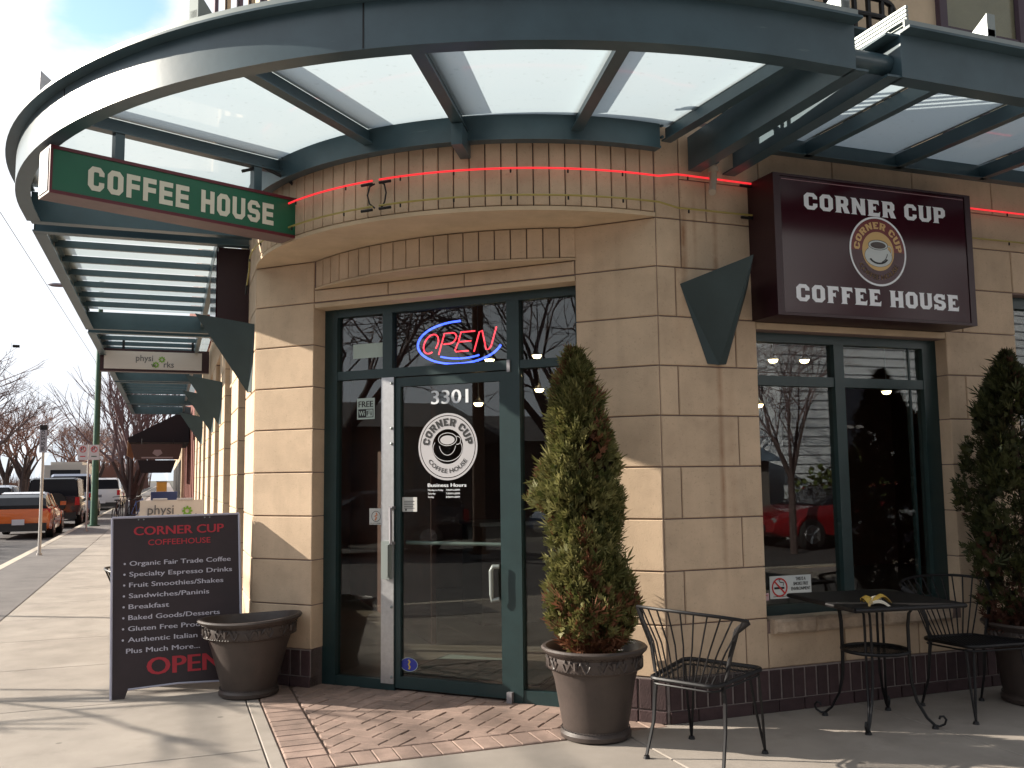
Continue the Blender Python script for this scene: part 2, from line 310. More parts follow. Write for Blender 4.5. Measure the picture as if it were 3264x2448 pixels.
GL={'C':(8,[[(2,0),(6,0),(8,2),(8,3.8),(5.4,3.8),(5.4,2.6),(5,2.2),(3.2,2.2),(2.8,2.6),(2.8,7.4),(3.2,7.8),(5,7.8),(5.4,7.4),(5.4,6.4),(8,6.4),(8,8),(6,10),(2,10),(0,8),(0,2)]]),
'O':(8,[[(2,0),(6,0),(8,2),(8,8),(6,10),(2,10),(0,8),(0,2)],[(3.2,2.2),(4.8,2.2),(5.2,2.6),(5.2,7.4),(4.8,7.8),(3.2,7.8),(2.8,7.4),(2.8,2.6)]]),
'E':(7.6,[[(-.4,0),(7.4,0),(7.8,3.2),(6.6,2.2),(3.4,2.2),(3.4,4),(4.6,4),(5.2,3.4),(5.2,6.6),(4.6,6),(3.4,6),(3.4,7.8),(6,7.8),(7.2,6.9),(7,10),(-.4,10),(.4,9.2),(.4,.8)]]),
'F':(7.2,[[(-.4,0),(3.8,0),(3.4,.8),(3.4,4),(4.6,4),(5.2,3.4),(5.2,6.6),(4.6,6),(3.4,6),(3.4,7.8),(6,7.8),(7.2,6.9),(7,10),(-.4,10),(.4,9.2),(.4,.8)]]),
'H':(8.8,[[(-.4,0),(3.8,0),(3.4,.8),(3.4,4),(5.6,4),(5.6,.8),(5.2,0),(9.2,0),(8.6,.8),(8.6,9.2),(9.2,10),(5.2,10),(5.6,9.2),(5.6,6),(3.4,6),(3.4,9.2),(3.8,10),(-.4,10),(.4,9.2),(.4,.8)]]),
'N':(8.8,[[(-.4,0),(3.4,0),(3,.8),(3,5.6),(6,0),(8.6,0),(8.6,9.2),(9,10),(5.4,10),(5.8,9.2),(5.8,5),(3,10),(-.4,10),(.4,9.2),(.4,.8)]]),
'R':(8.4,[[(-.4,0),(3.8,0),(3.4,.8),(3.4,3.6),(4.2,3.6),(5.4,0),(8.8,0),(7,4.2),(8,5.4),(8,8.4),(6.4,10),(-.4,10),(.4,9.2),(.4,.8)],[(3.4,5.6),(4.8,5.6),(5.2,6),(5.2,7.6),(4.8,8),(3.4,8)]]),
'P':(8,[[(-.4,0),(3.8,0),(3.4,.8),(3.4,3.4),(6.4,3.4),(8,5),(8,8.4),(6.4,10),(-.4,10),(.4,9.2),(.4,.8)],[(3.4,5.4),(4.8,5.4),(5.2,5.8),(5.2,7.6),(4.8,8),(3.4,8)]]),
'U':(8.2,[[(2,0),(6.2,0),(8.2,2),(8.2,9.2),(8.6,10),(5,10),(5.4,9.2),(5.4,2.6),(5,2.2),(3.4,2.2),(3,2.6),(3,9.2),(3.4,10),(-.4,10),(.2,9.2),(.2,2)]]),
'S':(8,[[(0,3.4),(0,0),(1.2,.8),(2,0),(6,0),(8,2),(8,4.4),(6.6,5.8),(3.2,6.4),(2.8,6.8),(2.8,7.6),(3.2,8),(4.8,8),(5.2,7.4),(5.4,6.8),(7.6,6.8),(7.6,10),(6.6,9.4),(6,10),(2,10),(0,8),(0,6),(1.4,4.6),(4.8,3.9),(5.2,3.5),(5.2,2.6),(4.8,2.2),(3.2,2.2),(2.6,3.4)]])}
def poly_geo(loops):
    c=bpy.data.curves.new('g','CURVE'); c.dimensions='2D'; c.fill_mode='BOTH'
    for lp in loops:
        s=c.splines.new('POLY'); s.points.add(len(lp)-1); s.use_cyclic_u=True
        for i,p in enumerate(lp): s.points[i].co=(p[0],p[1],0,1)
    return curve_mesh(c)
SQ={'C':GL['C'],'O':GL['O'],'U':(8,[[(2,0),(6,0),(8,2),(8,10),(5.4,10),(5.4,2.6),(5,2.2),(3,2.2),(2.6,2.6),(2.6,10),(0,10),(0,2)]]),
'E':(7.4,[[(0,0),(7.4,0),(7.4,2.2),(2.6,2.2),(2.6,3.9),(7,3.9),(7,6.1),(2.6,6.1),(2.6,7.8),(7.4,7.8),(7.4,10),(0,10)]]),'F':(7,[[(0,0),(2.6,0),(2.6,3.9),(6.8,3.9),(6.8,6.1),(2.6,6.1),(2.6,7.8),(7,7.8),(7,10),(0,10)]]),
'H':(8,[[(0,0),(2.6,0),(2.6,3.9),(5.4,3.9),(5.4,0),(8,0),(8,10),(5.4,10),(5.4,6.1),(2.6,6.1),(2.6,10),(0,10)]]),
'S':(8,[[(0,2),(2,0),(6,0),(8,2),(8,4.4),(6.6,6),(3.0,6.2),(2.6,6.6),(2.6,7.6),(3,8),(5.2,8),(5.4,7.2),(8,7.2),(8,8),(6,10),(2,10),(0,8),(0,5.6),(1.4,4),(5,3.8),(5.4,3.4),(5.4,2.6),(5,2.1),(2.8,2.1),(2.6,2.9),(0,2.9)]])}
GC={}
def slab_geo(s,h,width=None,gap=1.5,T=None):
    T=T or GL
    vs=[];fs=[];x=0
    for ch in s:
        if ch==' ': x+=4.5; continue
        k_=(id(T),ch)
        if k_ not in GC: GC[k_]=poly_geo(T[ch][1])
        v,f=GC[k_]; o=len(vs); vs+=[(x+a[0],a[1],0) for a in v]; fs+=[tuple(i+o for i in q) for q in f]; x+=T[ch][0]+gap
    x-=gap; k=h/10; kx=(width/x) if width else k
    return [(v[0]*kx,v[1]*k,0) for v in vs],fs
def place(geo,org,xa,off=.0,name='lettering',m=WHITE,parent=None,mapf=None,za=(0,0,1)):
    vs,fs=geo; org=Vector(org); xa=Vector(xa); za=Vector(za); n=xa.cross(za).normalized()
    if n.dot(Vector((0,0,1.6))-org)<0: n=-n
    out=[]
    for v in vs:
        x,y=(mapf(v[0],v[1]) if mapf else (v[0],v[1])); out.append(org+xa*x+za*y+n*(off+v[2]))
    return obj(name,MB().add(out,fs),m,parent,recalc=False)
def arc_map(width,rad,top=True,h=0):
    def f(x,y):
        if top: a=math.pi/2-(x-width/2)/rad; r=rad+y
        else: a=-math.pi/2+(x-width/2)/rad; r=rad-y
        return r*math.cos(a),r*math.sin(a)
    return f
def disc_geo(r,n=48,cx=0,cy=0,ry=None,r0=0):
    ry=ry or r
    vs=[(cx+r*math.cos(2*math.pi*i/n),cy+ry*math.sin(2*math.pi*i/n),0) for i in range(n)]
    if r0:
        vs+=[(cx+r0*math.cos(2*math.pi*i/n),cy+r0*ry/r*math.sin(2*math.pi*i/n),0) for i in range(n)]
        return vs,[(i,(i+1)%n,n+(i+1)%n,n+i) for i in range(n)]
    return vs,[tuple(range(n))]
def rect_geo(x0,x1,y0,y1): return [(x0,y0,0),(x1,y0,0),(x1,y1,0),(x0,y1,0)],[(0,1,2,3)]
def stroke_geo(pts,w):
    vs=[];fs=[]; n=len(pts)
    for i,p in enumerate(pts):
        a=pts[max(i-1,0)];b=pts[min(i+1,n-1)]; dx,dy=b[0]-a[0],b[1]-a[1]; l=math.hypot(dx,dy) or 1; nx,ny=-dy/l*w/2,dx/l*w/2
        vs+=[(p[0]+nx,p[1]+ny,0),(p[0]-nx,p[1]-ny,0)]
    for i in range(n-1): fs.append((2*i,2*i+1,2*i+3,2*i+2))
    return vs,fs
def ell(cx,cy,rx,ry,a0,a1,n=24): return [(cx+rx*math.cos(R(a0+(a1-a0)*i/n)),cy+ry*math.sin(R(a0+(a1-a0)*i/n))) for i in range(n+1)]
# ================================================================ GROUND
def sheet(name,poly,z,m,kind='structure',thick=None):
    mb=MB()
    if thick: mb.prism(poly,z-thick,z)
    else: mb.add([(x,y,z) for x,y in poly],[tuple(range(len(poly)))])
    return obj(name,mb,m,kind=kind)
def arcpts(cx,cy,r,a0,a1,n=12): return [(cx+r*math.cos(R(a0+(a1-a0)*i/n)),cy+r*math.sin(R(a0+(a1-a0)*i/n))) for i in range(n+1)]
sheet('ground',[(-4000,-4000),(4000,-4000),(4000,6000),(-4000,6000)],-.16,mat('distant_ground',(.09,.085,.07),.95,noise=.3,nscale=.02))
sheet('road',[(-14,-300),(-3.05,-300),(-3.05,600),(-14,600)],-.13,ASPH)
sheet('side_street',[(-300,-12),(300,-12),(300,-2.6),(-300,-2.6)],-.126,ASPH)
KR=2.6; kx,ky=-3.0,-2.4
corner=[(kx,600),(kx,ky+KR)]+arcpts(kx+KR,ky+KR,KR,180,270)+[(300,ky)]
kerb_out=corner; kerb_in=[(kx+.15,600),(kx+.15,ky+KR)]+arcpts(kx+KR,ky+KR,KR-.15,180,270)+[(300,ky+.15)]
mb=MB(); n=len(kerb_out)
mb.add([(x,y,-.13) for x,y in kerb_out]+[(x,y,.004) for x,y in kerb_out]+[(x,y,.004) for x,y in kerb_in]+[(x,y,-.13) for x,y in kerb_in],[f for i in range(n-1) for f in ((i,i+1,n+i+1,n+i),(n+i,n+i+1,2*n+i+1,2*n+i),(2*n+i,2*n+i+1,3*n+i+1,3*n+i))])
obj('kerb',mb,KERB,kind='structure')
sub=sheet('sidewalk',[(-2.85,600),(-2.85,.2)]+arcpts(-.4,.2,2.45,180,270)+[(300,-2.25),(300,30),(.9,30),(.9,600)],-.03,BASEM)
# concrete slabs, one object each
def slab(poly,z=0,t=.05,m=CONC,name='concrete_slab',g=.004,parent=sub,kind=None):
    cx=sum(p[0] for p in poly)/len(poly); cy=sum(p[1] for p in poly)/len(poly)
    q=[(x+(g if x<cx else -g),y+(g if y<cy else -g)) for x,y in poly]; b=.006
    n=len(q); mb=MB(); q2=[(x+(b if x<cx else -b),y+(b if y<cy else -b)) for x,y in q]
    mb.add([(x,y,z-t) for x,y in q]+[(x,y,z-b*.6) for x,y in q]+[(x,y,z) for x,y in q2],[tuple(range(2*n,3*n))]+[f for i in range(n) for f in ((i,(i+1)%n,n+(i+1)%n,n+i),(n+i,n+(i+1)%n,2*n+(i+1)%n,2*n+i))])
    return obj(name,mb,m,parent)
X0,X1=-1.78,.57
ys=[-2.25,-.55,1.05,2.65,4.25,5.85,7.45,9.05,10.65,12.25,13.85,15.45,17.05,18.65,20.25,21.85,23.45]
for a,b in zip(ys[:-1],ys[1:]): slab([(X0,a),(X1,a),(X1,b),(X0,b)])
# slabs in front of the brick apron and along the side street wall
for xa,xb in ((.57,2.70),(2.70,4.55),(4.55,6.4),(6.4,8.2),(8.2,10)):
    for ya,yb in ((-2.25,-.3),(-.3,1.6),(1.6,3.5),(3.5,5.33)):
        if xa==.57 : slab([(xa,ya),(xb,ya),(xb,yb),(xa,yb)])
        else: slab([(xa,ya),(xb,ya),(xb,yb+ (.07 if yb>5 else 0)),(xa,yb+(.07 if yb>5 else 0))])
slab([(.57,5.335),(.662,5.335),(.662,7.8),(.57,7.8)],g=.003); slab([(X0,23.45),(X1,23.45),(X1,60),(X0,60)]); 
slab([(-2.85,24.8),(X0,24.8),(X0,31.5),(-2.85,31.5)]); 
sheet('asphalt_and_shade_strip',[(-2.85,5.0),(-1.786,5.0),(-1.786,24.8),(-2.85,24.8)],.002,APATCH)
sheet('asphalt_and_shade_strip',[(-2.85,31.5),(-1.786,31.5),(-1.786,400),(-2.85,400)],.002,APATCH)  # far strip is a shadow across the pavement, painted as dark ground
slab([(-2.85,.4),(X0,-.4),(X0,5.0),(-2.85,5.0)])
for i in range(8): slab([(.61,7.8+i*2),(.66,7.8+i*2),(.66,9.8+i*2),(.61,9.8+i*2)])
slab([(X1,7.8),(.9,7.8),(.9,60),(X1,60)],z=-.004)
# brick apron
apron=sheet('brick_apron',[(.61,5.34),(3.06,5.34),(3.06,5.40),(.9,8.0),(.61,7.8)],-.012,PSAND)
def clip(poly,half):  # Sutherland-Hodgman, half-planes (nx,ny,d): keep n.p>=d
    for nx,ny,d in half:
        out=[]
        for i in range(len(poly)):
            a,b=poly[i],poly[(i+1)%len(poly)]; fa=a[0]*nx+a[1]*ny-d; fb=b[0]*nx+b[1]*ny-d
            if fa>=0: out.append(a)
            if fa*fb<0: t=fa/(fa-fb); out.append((a[0]+(b[0]-a[0])*t,a[1]+(b[1]-a[1])*t))
        poly=out
        if len(poly)<3: return None
    return poly
def area(p): return abs(sum(p[i][0]*p[(i+1)%len(p)][1]-p[(i+1)%len(p)][0]*p[i][1] for i in range(len(p))))/2
def paver(poly,z):
    cx=sum(p[0] for p in poly)/len(poly); cy=sum(p[1] for p in poly)/len(poly); n=len(poly)
    def sh(k): 
        out=[]
        for x,y in poly:
            l=math.hypot(x-cx,y-cy); f=max(0,1-k*1.41/l); out.append((cx+(x-cx)*f,cy+(y-cy)*f))
        return out
    a,b=sh(.003),sh(.009); mb=MB()
    mb.add([(x,y,z-.04) for x,y in a]+[(x,y,z-.004) for x,y in a]+[(x,y,z) for x,y in b],[tuple(range(2*n,3*n))]+[f for i in range(n) for f in ((i,(i+1)%n,n+(i+1)%n,n+i),(n+i,n+(i+1)%n,2*n+(i+1)%n,2*n+i))])
    obj('brick',mb,PAVE,apron)
y=5.60
while y<7.85:
    p=clip([(.665,y),(.918,y),(.918,y+.122),(.665,y+.122)],[(-1,-1,-8.44)])
    if p and area(p)>.002: paver(p,.002+rnd.uniform(-.001,.002))
    y+=.124
x=.665
while x<3.0:
    paver([(x,5.345),(x+.122,5.345),(x+.122,5.592),(x,5.592)],.002+rnd.uniform(-.001,.002)); x+=.124
HB=[(1,0,.925),(0,1,5.600),(-1,-1,-8.74)]
W_=.122
for i in range(-30,60):
    for j in range(-30,60):
        # 45-degree herringbone: cell pattern of 2:1 bricks
        if (i-j)%4==0: q=[(i,j),(i+2,j),(i+2,j+1),(i,j+1)]
        elif (i-j)%4==3: q=[(i,j),(i+1,j),(i+1,j+2),(i,j+2)]
        else: continue
        P=[((a-b)*W_*r2+2.0,(a+b)*W_*r2+4.2) for a,b in q]
        p=clip(P,HB)
        if p and area(p)>.0025: paver(p,.0015+rnd.uniform(-.002,.0025))
# ================================================================ CORNER BUILDING
B=thing('corner_building','tan sandstone corner building with rounded cornice above a dark green glazed entrance','building',(0,0,0))
core=MB()
G=.0042
# mortar cores
FD.box(core,.0,.58,-.30,-.012,0,3.34); FD.box(core,2.82,3.40,-.30,-.012,0,3.34)
FD.box(core,.58,2.82,-.30,-.012,2.965,3.36)
FS.box(core,3.05,3.82,-.25,-.012,0,4.05); FS.box(core,3.82,5.55,-.25,-.012,0,.60); FS.box(core,3.82,5.55,-.25,-.012,2.60,4.05)
FS.box(core,5.55,6.25,-.25,-.012,0,4.05); FS.box(core,6.25,12,-.25,-.012,2.99,4.05); FS.box(core,6.25,12,-.25,-.012,0,.60)
FW.box(core,7.797,8.75,-.30,-.012,0,3.95)
obj('wall_core',core,MORTAR,B)
Z=[.285,.62,.965,1.305,1.648,1.99,2.325,2.66,3.0,3.335]
def stone(fr,u0,u1,z0,z1,o0=-.06,o1=0,m=STONE,name='stone',g=G,par=B):
    mb=MB(); fr.block(mb,u0+g,u1-g,o0,o1,z0+g,z1-g,.005); return obj(name,mb,m,par)
for k in range(9):
    a,b=Z[k],Z[k+1]
    stone(FD,-.0,.588,a,b,o0=-.20); stone(FD,2.812,3.40,a,b,o0=-.20)
    # south wall pier beside the window
    if k%2==0: js=[3.058,3.66,3.835]
    else: js=[3.058,3.20,3.835]
    if k==8: js=[3.058,3.25,3.835]
    for u,v in zip(js[:-1],js[1:]): stone(FS,u,v,a,b,o0=-.12)
    js=[5.54,5.72,6.26] if k%2 else [5.54,6.26]
    for u,v in zip(js[:-1],js[1:]): stone(FS,u,v,a,b,o0=-.12)
    stone(FW,7.80,8.75,a,b,o0=-.2)
# lintels
for u,v in ((.588,1.46),(1.46,2.12),(2.12,2.812)): stone(FD,u,v,3.0,3.10,o0=-.1,o1=.004)
mb=MB(); FD.block(mb,.588,2.812,-.2,.0,2.955,3.0-.008); obj('lintel_edge',mb,CAST,B)
mb=MB(); FS.block(mb,3.835,5.54,-.14,.0,2.605,2.652); obj('lintel_edge',mb,CAST,B)
for u,v in ((3.835,4.5),(4.5,5.15),(5.15,5.54)): stone(FS,u,v,2.66,2.83)
for u,v in ((3.835,4.6),(4.6,5.54)): stone(FS,u,v,2.83,3.335)
for k,(a,b) in enumerate(((3.335,3.62),(3.62,4.02))):
    js=[3.25,3.46,4.2,4.95,5.7,6.45,7.2,8] if k==0 else [3.25,3.9,4.55,5.3,6.1,6.9,7.7]
    for u,v in zip(js[:-1],js[1:]): stone(FS,u,v,a,b)
stone(FS,3.058,3.25,3.335,4.02)
stone(FD,.004,.10,3.37,4.02,o1=-.004)
for u,v in ((6.26,7.0),(7.0,7.8),(7.8,8.6)): stone(FS,u,v,3.0,3.335)
# panel below the window and sill
for u,v in ((3.835,4.47),(4.47,5.13),(5.13,5.54)): stone(FS,u,v,.285,.52)
for u,v in ((3.86,4.20),(4.20,4.80),(4.80,5.42)):
    mb=MB(); FS.block(mb,u,v,-.13,.055,.515,.615,.018); me=mb.mesh('sill'); 
    bm=bmesh.new(); bm.from_mesh(me); bmesh.ops.subdivide_edges(bm,edges=bm.edges,cuts=5,use_grid_fill=True)
    for vv in bm.verts: vv.co+=Vector((0,1,.5))*mnoise.noise(vv.co*14)*.010
    bm.to_mesh(me); bm.free(); o=obj('window_sill',me,SILLM,B)
# plum brick base course
mb=MB(); FS.box(mb,3.05,12,-.2,-.004,0,.283); FD.box(mb,.0,.58,-.2,-.004,0,.283); FD.box(mb,2.82,3.40,-.2,-.004,0,.283); obj('base_mortar',mb,BASEM,B)
def base(fr,u0,u1,step=.0975):
    n=max(1,round((u1-u0)/step)); s=(u1-u0)/n
    for i in range(n):
        mb=MB(); fr.block(mb,u0+i*s+.0075,u0+(i+1)*s-.0075,-.1,.006+rnd.uniform(-.001,.001),.085,.274,.004); obj('brick',mb,BRICKD,B)
    n2=max(1,round((u1-u0)/.21)); s=(u1-u0)/n2
    for i in range(n2):
        mb=MB(); fr.block(mb,u0+i*s+.005,u0+(i+1)*s-.005,-.1,.012,.0,.077,.004); obj('brick',mb,BRICKD,B)
base(FS,3.06,5.56); base(FS,5.56,6.9); base(FD,.006,.585); base(FD,2.815,3.395)
# ---------------- curved fascia of upright stones (big bow, small bow)
DMORT=mat('dark_mortar',(.075,.048,.040),.95)
def bow(s0,s1,sag,z0,z1,n,name,mcore=DMORT,th=.10):
    h=(s1-s0)/2; rr=(h*h+sag*sag)/(2*sag); co=sag-rr; cs=(s0+s1)/2; amax=math.asin(h/rr)
    def P(a,r,z): return FD.p(cs-r*math.sin(a),co+r*math.cos(a),z)
    mb=MB(); N_=40
    ring=[(a,r) for r in (rr-.014,) for a in [amax-2*amax*i/N_ for i in range(N_+1)]]
    vs=[P(a,rr-.014,z0) for a,_ in ring]+[P(a,rr-.014,z1) for a,_ in ring]
    mb.add(vs,[(i,i+1,N_+2+i,N_+1+i) for i in range(N_)])
    obj(name+'_core',mb,mcore,B,recalc=False)
    for i in range(n):
        a0=amax-2*amax*i/n-.004/rr*1.0; a1=amax-2*amax*(i+1)/n+.004/rr; m_=(a0+a1)/2
        b=.005/rr; mb=MB()
        mb.add([P(a0,rr-.08,z0+.006),P(a1,rr-.08,z0+.006),P(a1,rr-.08,z1-.004),P(a0,rr-.08,z1-.004),
                P(a0,rr-.004,z0+.006),P(a1,rr-.004,z0+.006),P(a1,rr-.004,z1-.004),P(a0,rr-.004,z1-.004),
                P(a0-b,rr,z0+.01),P(a1+b,rr,z0+.01),P(a1+b,rr,z1-.008),P(a0-b,rr,z1-.008)],
            [(0,1,2,3),(0,1,5,4),(1,2,6,5),(2,3,7,6),(3,0,4,7),(4,5,9,8),(5,6,10,9),(6,7,11,10),(7,4,8,11),(8,9,10,11)])
        obj('stone',mb,STONE,B)
    return P,rr,amax,cs,co
P1,rr1,am1,cs1,co1=bow(0,3.40,.76,3.368,4.02,36,'cornice')
P2,rr2,am2,cs2,co2=bow(.575,2.80,.268,3.115,3.335,20,'door_bow')
def soffit(name,P,rr,am,z0,z1,lip,inner,m=CAST):
    mb=MB(); N_=40; A_=[am-2*am*i/N_ for i in range(N_+1)]; n=N_+1
    top=[P(a,rr+lip,z1) for a in A_]; bot=[P(a,rr+lip,z0) for a in A_]
    inn=[]
    for p in bot:
        q=p-FD.g; s=q.dot(FD.u); inn.append(FD.p(s,inner,z0))
    inn2=[Vector((p.x,p.y,z1)) for p in inn]
    mb.add(top+bot+inn+inn2,[f for i in range(N_) for f in ((i,i+1,n+i+1,n+i),(n+i,n+i+1,2*n+i+1,2*n+i),(i,i+1,3*n+i+1,3*n+i))])
    obj(name,mb,m,B)
soffit('cornice_soffit',P1,rr1,am1,3.338,3.366,.006,-.05)
soffit('door_bow_soffit',P2,rr2,am2,3.103,3.116,.005,-.03)
# ---------------- entrance glazing (recessed 0.165)
FO=-.165
FE=Fr(tuple(FD.p(0,FO,0))[:2],(-r2,r2),(-r2,-r2))
ent=obj('entrance_frame',(lambda mb:[FE.box(mb,.575,.648,-.06,.012,0,2.955),FE.box(mb,2.697,2.825,-.06,.012,0,2.955),
   FE.box(mb,.648,2.697,-.06,.010,2.890,2.955),FE.box(mb,.648,1.090,-.055,.008,2.385,2.445),FE.box(mb,1.190,2.697,-.055,.008,2.380,2.450),
   FE.box(mb,1.090,1.190,-.06,.014,0,2.890),FE.box(mb,2.180,2.268,-.056,.009,2.450,2.890),FE.box(mb,2.160,2.272,-.056,.006,.0,2.380),
   FE.box(mb,.648,1.090,-.055,.008,.0,.090),FE.box(mb,2.272,2.697,-.055,.008,.0,.075)] and mb)(MB()),TEALD,B)
def pane(name,fr,u0,u1,z0,z1,o,par,m=GLASS):
    mb=MB(); fr.box(mb,u0,u1,o-.003,o+.003,z0,z1); return obj(name,mb,m,par)
for q in ((.648,1.09,2.445,2.89),(1.19,2.18,2.45,2.89),(2.268,2.697,2.45,2.89),(.648,1.09,.09,2.385),(2.272,2.697,.075,2.38)):
    pane('window_pane',FE,q[0],q[1],q[2],q[3],-.03,ent)
door=obj('door',(lambda mb:[FE.box(mb,1.194,1.262,-.05,-.002,.02,2.372),FE.box(mb,2.112,2.158,-.05,-.002,.02,2.372),FE.box(mb,1.262,2.112,-.05,-.002,2.302,2.372),FE.box(mb,1.262,2.112,-.05,-.002,.02,.105)] and mb)(MB()),TEALD,B)
pane('door_glass',FE,1.262,2.112,.105,2.302,-.028,door)
mb=MB(); FE.box(mb,2.162,2.275,.006,.016,.05,2.378); o=obj('kick_strip',mb,ALU,door)
for z in (.1,.62,1.36,1.86,1.98,2.33):
    mb=MB(); mb.lathe([(0.0,.012),(.009,.008),(.012,0)],10); o=obj('screw',mb,ALUL,door); o.location=FE.p(2.18,.017,z); o.rotation_euler=Vector(FE.o).to_track_quat('Z','Y').to_euler()
mb=MB(); FE.box(mb,2.175,2.250,.016,.055,.83,1.117); FE.box(mb,2.178,2.205,.055,.075,.85,1.09); obj('lock_box',mb,ALUL,door)
mb=MB(); mb.tube([FE.p(2.168,.045,1.10),FE.p(2.168,.05,1.37)],.013,8); FE.box(mb,2.155,2.185,.0,.05,1.09,1.11); FE.box(mb,2.155,2.185,.0,.05,1.36,1.38); obj('pull_handle',mb,GREY,door)
mb=MB(); mb.tube([FE.p(2.10,-.075,1.10),FE.p(1.27,-.075,1.10)],.015,10); obj('push_bar',mb,ALUL,door)
mb=MB(); pts=[FE.p(1.262,.03,.72)]+[FE.p(1.29+.03*math.cos(a)*.5+.01,.04,.72+.0+.03*0-.01) for a in (0,)]+[FE.p(1.318,.045,.75),FE.p(1.32,.045,.92),FE.p(1.305,.042,.95),FE.p(1.262,.03,.95)]
mb.tube(pts,.016,10); obj('grab_handle',mb,ALUL,door)
mb=MB(); FE.box(mb,1.165,1.205,.014,.05,.0,.075); FE.box(mb,1.160,1.185,.014,.03,2.36,2.45); obj('hinge',mb,GREY,door)
# lettering on the door glass
gx=-FE.u
def onglass(geo,s,z,m,name,off=.004,par=door): return place(geo,FE.p(s,-.028+off,z),gx,.0,name,m,par)
onglass(text_geo('3301',.108,.045,width=.315),1.848,2.155,WHITEB,'address_number')
cz=1.828; cs_=1.710
onglass(disc_geo(.254,56,r0=.238),cs_,cz,WHITE,'logo_ring'); onglass(disc_geo(.232,56,r0=.132),cs_,cz,WHITE,'logo_band')
g=slab_geo('CORNER CUP',.058,width=.47); onglass(([(*arc_map(.47,.158)(v[0],v[1]),0) for v in g[0]],g[1]),cs_,cz,BLKTXT,'logo_lettering',.006)
g=text_geo('COFFEE HOUSE',.034,.03,width=.40); onglass(([(*arc_map(.40,.200,False)(v[0],v[1]),0) for v in g[0]],g[1]),cs_,cz,BLKTXT,'logo_lettering',.006)
for lp in (ell(0,.055,.078,.048,0,360,32),ell(0,-.015,.125,.095,150,390,36),ell(0,.02,.07,.085,190,350,20),ell(.085,.045,.028,.030,-110,110,14)):
    onglass(stroke_geo(lp,.0055),cs_,cz,WHITE,'cup_outline',.005)
onglass(disc_geo(.062,28,ry=.034),cs_,cz+.05,WHITE,'coffee_foam',.005)
onglass(text_geo('Business Hours',.028,.05,width=.33),1.882,1.525,WHITEB,'hours_lettering')
for i,(a,b) in enumerate((('Monday to Friday','7:00AM 6:00PM'),('Saturday','7:30AM 6:00PM'),('Sunday','8:00AM 6:00PM'))):
    onglass(text_geo(a,.014,.03,sx=.95),1.880,1.495-i*.026,WHITEB,'hours_lettering'); onglass(text_geo(b,.014,.03,sx=.95),1.725,1.495-i*.026,WHITEB,'hours_lettering')
# notices stuck on the glass
def notice(name,label,cat,s0,s1,z0,z1,m,par=None):
    mb=MB(); FE.box(mb,s0,s1,-.0265,-.0245,z0,z1); o=obj(name,mb,m,par); 
    if not par: tag(o,label,cat)
    return o
PALE=mat('pale_green_sticker',(.40,.48,.44),.6); PAPER=mat('white_paper',(.50,.50,.48),.8)
o=notice('wifi_sticker','pale square FREE WiFi sticker on the glass left of the door','sticker',2.362,2.527,2.062,2.229,PALE)
place(text_geo('FREE',.050,.05,width=.135),FE.p(2.512,-.023,2.158),gx,0,'lettering',BLKTXT,o)
mb=MB(); FE.box(mb,2.374,2.516,-.0245,-.0235,2.075,2.143); obj('badge',mb,BLKTXT,o)
place(text_geo('Wi',.040,.04,width=.055),FE.p(2.508,-.022,2.09),gx,0,'lettering',PALE,o)
mb=MB(); FE.box(mb,2.380,2.440,-.0235,-.0228,2.081,2.137); obj('badge_half',mb,PALE,o)
place(text_geo('Fi',.040,.04,width=.045),FE.p(2.434,-.021,2.09),gx,0,'lettering',BLKTXT,o)
o=notice('notice_sticker','small white square sticker with a round orange figure low left of the door','sticker',2.285,2.408,1.236,1.362,PAPER)
place(disc_geo(.042,24,r0=.038),FE.p(2.346,-.023,1.30),gx,0,'ring',BLKTXT,o)
place(stroke_geo([(-.01,-.03),(.005,-.01),(-.012,.0),(.01,.012),(0,.028)],.012),FE.p(2.346,-.0225,1.30),gx,0,'figure',mat('orange_print',(.5,.16,.05),.6),o)
place(text_geo('NO PETS PLEASE',.008,.03,width=.11),FE.p(2.402,-.023,1.242),gx,0,'lettering',BLKTXT,o)
o=notice('paper_notice','small white printed notice at the top left corner of the lower door glass','notice',1.978,2.108,1.338,1.448,PAPER)
for i in range(5): place(rect_geo(0,.09-.01*(i%2),0,.004),FE.p(2.092,-.023,1.415-i*.013),gx,0,'text_line',BLKTXT,o)
place(disc_geo(.008,12),FE.p(2.075,-.023,1.352),gx,0,'emblem',BLKTXT,o)
BLUEM=mat('blue_sticker',(.03,.04,.30),.5)
mb=MB(); vs,fs=disc_geo(.077,32,ry=.052); o=place((vs,fs),FE.p(2.048,-.022,.195),gx,0,'oval_sticker',BLUEM); tag(o,'blue oval sticker with a yellow emblem at the foot of the door','sticker')
place(disc_geo(.077,32,ry=.052,r0=.072),FE.p(2.048,-.021,.195),gx,0,'rim',PALE,o)
place(stroke_geo([(-.005,.035),(.008,.02),(-.004,.0),(.008,-.015),(.0,-.035)],.014),FE.p(2.048,-.0205,.195),gx,0,'emblem',mat('yellow_print',(.55,.38,.06),.5),o)
o=notice('paper_sheet','curled pale paper hanging behind the glass above the left side pane','paper',2.272,2.568,2.55,2.665,PALE)
